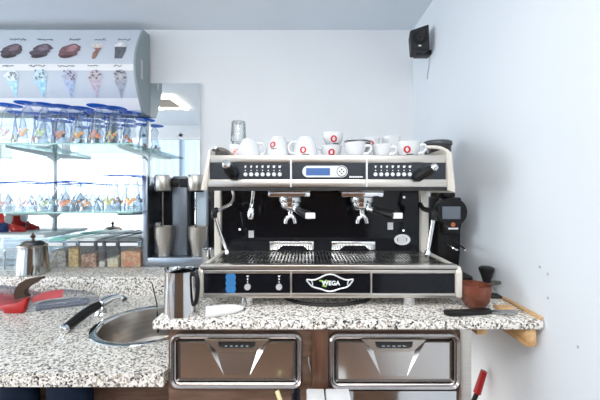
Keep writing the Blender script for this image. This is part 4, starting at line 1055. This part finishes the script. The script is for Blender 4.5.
def pm(nm, c): return mat(nm, c, .4, noise=.35, nscale=60, emit=c, estr=.12)
brown = [(.085, .062, .075), (.085, .065, .085), (.16, .085, .095), (.24, .13, .10), (.10, .11, .13)]
xs1 = [12, 41.5, 70, 96.5, 121]
for k, x in enumerate(xs1[:3]):
    strip_pic(blob(x, 51, 10, 7.2, .22, k, 4.5), pm('scoop_brown_%d' % k, brown[k]), 'dessert_picture')
    strip_pic(blob(x + 2.5, 48.5, 5, 3.2, .3, k + 9, 2), pm('scoop_light_%d' % k, tuple(c * 2.2 for c in brown[k])), 'dessert_topping', .0034)
    strip_pic(blob(x - 3.5, 56.5, 6, 1.8, .1, k + 4, 2), pm('scoop_dark_%d' % k, tuple(c * .45 for c in brown[k])), 'dessert_sauce', .0038)
strip_pic([(46, 92, 101.5), (48, 93.5, 102.5), (50, 96, 100), (53, 93, 98.5), (57, 92, 96.5), (59, 92.5, 95)], pm('frappe', brown[3]), 'dessert_picture')
strip_pic([(44, 93, 103), (46, 92, 103.5), (48, 94, 102)], pm('frappe_cream', (.62, .55, .52)), 'dessert_topping', .0034)
strip_pic([(47, 115, 127), (52, 115, 125.5), (58.5, 114.5, 122)], pm('tumbler_dark', brown[4]), 'dessert_picture')
strip_pic([(42.5, 118, 124), (45, 115, 127), (47, 115.5, 126.5)], pm('tumbler_cream', (.62, .62, .64)), 'dessert_topping', .0034)
cone = [(.36, .62, .85), (.34, .62, .86), (.36, .45, .66), (.50, .42, .52), (.30, .33, .40)]
top = [(.62, .72, .80), (.48, .66, .80), (.42, .44, .58), (.50, .45, .50), (.36, .36, .40)]
xs2 = [12, 40.5, 69.5, 95.5, 121]
for k, x in enumerate(xs2):
    tip = (4.5, 4, 2.5, 1.5, .5)[k]
    strip_pic([(80, x - 6.5, x + 6.5), (85, x - 4.4 + tip * .3, x + 4.6 + tip * .3), (91, x - 2 + tip * .65, x + 2.4 + tip * .65), (98, x - .4 + tip, x + .5 + tip)], pm('cone_%d' % k, cone[k]), 'cone_picture')
    t_ = strip_pic(blob(x, 76, 6.6, 6.2, .28, 30 + k), pm('cone_top_%d' % k, top[k]), 'cone_topping', .0034)
    dts = nb(); r_ = random.Random(k)
    for j in range(9):
        c_ = on_menu(x + r_.uniform(-5.5, 5.5), 75.5 + r_.uniform(-5, 4), .0045)
        lathe(dts, [(0, 0), (.006, 0), (0, .001)], c_, (0, -1, 0), 8)
    obj('topping_bits', dts, pm('bits_%d' % (k % 5), tuple(c * .35 for c in top[k])), ms, 0)
def caption(cx, cy, w, seed):
    r_ = random.Random(seed); t = nb(); x = cx - w / 2
    pts = []
    while x < cx + w / 2:
        pts.append(on_menu(x, cy + r_.uniform(-1.0, 1.0), .003)); x += 1.0
    tube(t, pts, .0018, 5, smooth=1)
    obj('caption', t, mat('caption_ink', (.10, .11, .14), .5), ms, 0)
for k, x in enumerate((18.5, 46, 76, 101, 125)): caption(x, 39.6, (17, 17, 12, 12, 13)[k], 50 + k)
for k, x in enumerate((9, 38, 67, 93.5, 118.5)): caption(x, 66, (12, 17, 18, 11, 9)[k], 70 + k)

# ------------------------------------------------------------------ glass shelves and brackets
YS = 1.63
SZ = {1: PZ(143, YS), 2: PZ(212, YS)}
SHX0, SHX1 = -2.5, -.865
for k, lab in ((1, 'upper glass shelf holding tall upturned parfait glasses'), (2, 'lower glass shelf holding upturned sundae goblets')):
    z = SZ[k]
    t = thing('glass_shelf', lab, 'shelf', ((SHX0 + SHX1) / 2, 1.8, z), 'glass shelves on the mirror')
    obj('pane', bx((SHX0, YS + .003, z - .006), (SHX1, YM - .004, z)), M_shelf, t, 0)
    obj('front_edge', bx((SHX0, YS, z - .007), (SHX1, YS + .003, z)), M_shedge, t, 0)
M_brk = mat('bracket_metal', (.55, .60, .62), .3, .8)
for X, lab in ((-1.525, 'slim metal shelf upright with brackets, left one on the mirror'), (-.953, 'slim metal shelf upright with brackets, right one near the mixer')):
    t = thing('shelf_upright', lab, 'bracket', (X, YM, Z_LEDGE), 'shelf uprights on the mirror')
    obj('upright', bx((X - .008, YM - .012, 1.08 if X < -1.2 else 1.2), (X + .008, YM - .0005, 1.78), .002), M_brk, t)
    for k in (1, 2):
        z = SZ[k] - .0075
        obj('bracket_arm', prism(nb(), [(YS + .02, z), (YM - .012, z), (YM - .012, z - .05), (YM - .05, z - .028), (YS + .02, z - .012)], 'x', X - .005, X + .005), M_brk, t)

# ------------------------------------------------------------------ glasses
FR = {'orange': (.80, .36, .16), 'yellow': (.85, .65, .22), 'green': (.42, .62, .25), 'pink': (.82, .42, .42), 'red': (.75, .22, .15), 'white': (.75, .8, .82)}
def glass_kind(kind, prof, foot_r, h, cols):
    t = thing(kind, 'x', 'glass', (0, 0, 0))
    obj('bowl', lat(prof, n=24), M_glass, t)
    obj('foot', lat([(0, h - .006), (foot_r * .25, h - .005), (foot_r * .96, h - .003), (foot_r, h - .001), (foot_r * .95, h), (0, h)], n=32), M_bluegl, t, label='blue glass foot')
    fr_ = nb(); r_ = random.Random(hash(cols) % 999 if False else sum(map(ord, ''.join(cols))))
    hb = h * .5
    for k in range(9):
        a = -PI / 2 + (k - 4) * .15 + r_.uniform(-.03, .03); z = (.27 + .07 * math.sin(k * 1.1 + len(cols[0]))) * h
        R = prof[0][0]
        for (r0, z0), (r1, z1) in zip(prof, prof[1:]):
            if z0 <= z <= z1: R = r0 + (r1 - r0) * (z - z0) / max(1e-6, z1 - z0)
        n_ = Vector((math.cos(a), math.sin(a), .15))
        lathe(fr_, [(0, 0), (.0075, 0), (.007, .0008), (0, .001)], (R * math.cos(a), R * math.sin(a), z), n_, 9, k % len(cols), sx=r_.uniform(.7, 1.3), sy=r_.uniform(.7, 1.4))
    obj('painted_fruit', fr_, [mat('fruit_' + c, FR[c], .4) for c in cols], t, label='painted ' + ' and '.join(cols) + ' fruit')
    return t
par = [(.043, 0), (.044, .004), (.041, .045), (.033, .09), (.029, .12), (.028, .15), (.021, .172), (.011, .186), (.010, .195), (.014, .199)]
gob = [(.050, 0), (.051, .004), (.042, .035), (.028, .07), (.016, .088), (.011, .10), (.010, .12), (.012, .138), (.016, .143)]
def make_set(kind, prof, fr, h, shelf, spots, lab):
    protos = {}; k = 0
    for i, (px, Y, cols, where) in enumerate(spots):
        if cols not in protos: protos[cols] = t = glass_kind(kind, prof, fr, h, cols)
        else: t = copy_tree(protos[cols])
        t.location = (PX(px, Y), Y, SZ[shelf] + .0006); t.scale = (1, 1, 1 + .045 * (i % 2))
        tag(t, lab % (' and '.join(cols), where), 'glass', 'upturned glasses on the %s shelf' % ('upper' if shelf == 1 else 'lower'))
up = [(9, 1.69, ('white', 'pink'), 'front row first'), (28, 1.685, ('yellow', 'pink'), 'front row second'), (45, 1.678, ('green', 'white'), 'front row third'),
      (64, 1.75, ('orange', 'pink'), 'front row fourth'), (82, 1.755, ('orange', 'yellow'), 'front row fifth'), (99, 1.74, ('red', 'orange'), 'front row sixth'), (115, 1.75, ('green', 'orange'), 'front row seventh'),
      (20, 1.89, ('green', 'orange'), 'back row first'), (40, 1.89, ('orange', 'pink'), 'back row second'), (59, 1.905, ('white', 'pink'), 'back row third'), (77, 1.905, ('yellow', 'pink'), 'back row fourth'), (95, 1.90, ('orange', 'yellow'), 'back row fifth'), (112, 1.905, ('green', 'orange'), 'back row sixth'), (130, 1.89, ('red', 'orange'), 'back row last')]
make_set('parfait_glass', par, .058, .205, 1, up, 'upturned glass with %s fruit on the upper shelf, %s from left')
lo = [(4, 1.70, ('pink', 'white'), 'front row first'), (26.5, 1.70, ('white', 'pink'), 'front row second'), (48, 1.705, ('white', 'green'), 'front row third'), (68.5, 1.70, ('orange', 'red'), 'front row fourth'), (89.5, 1.71, ('white', 'orange'), 'front row fifth'),
      (13, 1.87, ('white', 'pink'), 'back row first'), (36, 1.87, ('pink', 'white'), 'back row second'), (58, 1.875, ('white', 'green'), 'back row third'), (79, 1.87, ('white', 'orange'), 'back row fourth')]
make_set('sundae_goblet', gob, .053, .150, 2, lo, 'upturned goblet with %s print on the lower shelf, %s from left')
tall = [(112, 1.72, ('yellow', 'green'), 'front left'), (121, 1.87, ('red', 'yellow'), 'set back'), (133, 1.74, ('orange', 'yellow'), 'front right')]
par2 = [(r, z * .92) for r, z in par]
make_set('parfait_glass', par2, .054, .189, 2, tall, 'tall upturned glass with %s fruit on the lower shelf, %s of three')
# ------------------------------------------------------------------ loudspeaker
sX, sY = .598, 1.70
spk = thing('wall_speaker', 'small black loudspeaker on the side wall near the ceiling corner', 'speaker', (sX, sY, PZ(52, sY)))
fx = [(410, 30.5), (429, 24), (430, 49), (428.5, 50), (411.5, 49.8)]
sbm = nb(); front = [P(x, y, 1.655 + (.02 if x < 420 else 0)) for x, y in fx]
back = [p + Vector((.0 if i in (0, 4) else 0, .09, -.004)) + Vector(((.02 if i in (0, 4) else -.012), 0, 0)) for i, p in enumerate(front)]
n = 5; A = [sbm.verts.new(p) for p in front]; B = [sbm.verts.new(p) for p in back]
sbm.faces.new(A); sbm.faces.new(B[::-1])
for k in range(n): sbm.faces.new((A[k], B[k], B[(k + 1) % n], A[(k + 1) % n]))
bmesh.ops.recalc_face_normals(sbm, faces=sbm.faces); bmesh.ops.bevel(sbm, geom=list(sbm.edges), offset=.003, segments=2, affect='EDGES')
sp_o = obj('cabinet', sbm, M_matte, spk)
fn = (front[1] - front[0]).cross(front[4] - front[0]).normalized(); fn = -fn if fn.y > 0 else fn
cc = (front[0] + front[1] + front[2] + front[4]) / 4
obj('driver_cone', lat([(.036, 0), (.034, .0025), (.028, .001), (.012, -.002), (0, .001)], cc + Vector((0, 0, .006)) + fn * .001, fn, 28), M_black, sp_o)
obj('speaker_badge', bx(cc + Vector((-.008, -.004, -.041)) + fn * .0, cc + Vector((.006, .004, -.035)) + fn * .004), M_whitep, sp_o)
br_ = nb(); box(br_, (PX(415.5, 1.72), 1.70, PZ(55, 1.71)), (XW - .001, 1.76, PZ(49.6, 1.70)), .004)
obj('wall_bracket', br_, M_black, spk)
wl = XW - .002
tag(obj('speaker_wire', tube(nb(), [(wl, 1.73, PZ(56, 1.73)), (wl - .003, 1.735, PZ(66, 1.73)), (wl - .001, 1.75, PZ(71, 1.75)), (wl - .003, 1.755, PZ(79, 1.75))], .0018, 6), mat('wire_grey', (.4, .43, .46), .5), base=(wl, 1.73, 1.98)), 'short thin wire on the wall below the loudspeaker', 'wire')

# ------------------------------------------------------------------ light
w = bpy.data.worlds.new('World'); sc.world = w; w.use_nodes = True
bgn = w.node_tree.nodes['Background']; bgn.inputs[0].default_value = (.90, .95, 1, 1); bgn.inputs[1].default_value = 1.1
def area(name, loc, rot, sx, sy, power, color):
    l = bpy.data.lights.new(name, 'AREA'); l.shape = 'RECTANGLE'; l.size = sx; l.size_y = sy; l.energy = power; l.color = color
    o = link(bpy.data.objects.new(name, l)); o.location = loc; o.rotation_euler = rot
    return o
area('daylight', (-3.0, YR - .3, 1.45), (PI / 2, 0, 0), 3.3, 1.7, 32, (.90, .96, 1.0))
area('side_window_fill', (XL - .3, .3, 1.45), (0, -PI / 2, 0), 1.9, 2.3, 104, (.92, .97, 1.0))  # added lamp outside the added side window
area('rear_window_fill', (-.2, YR - .3, 1.85), (PI / 2, 0, 0), 1.3, .8, 3, (.95, .97, 1.0))  # weak added fill outside the added rear window, no door there
area('under_counter_fill', (.49, 1.32, .50), (0, -PI / 2, 0), .5, .5, .95, (1.0, .97, .93))  # added fill, brightens the wall below the worktop
area('ceiling_fill', (-.2, -.4, ZC - .02), (0, 0, 0), 1.5, .8, 32, (1.0, .97, .93))  # added overhead fill, separate from the square ceiling lamp

# ------------------------------------------------------------------ camera
cam = bpy.data.cameras.new('Camera'); cam.sensor_width = 36; cam.lens = F * 36 / 600
cam.shift_x = -(VX - 300) / 600; cam.shift_y = (VY - 200) / 600; cam.clip_start = .01
co = link(bpy.data.objects.new('Camera', cam)); co.location = (0, 0, CZ); co.rotation_euler = (PI / 2, 0, 0)
sc.camera = co
sc.view_settings.view_transform = 'Standard'
sc.view_settings.exposure = .2
sc.view_settings.gamma = 1.04
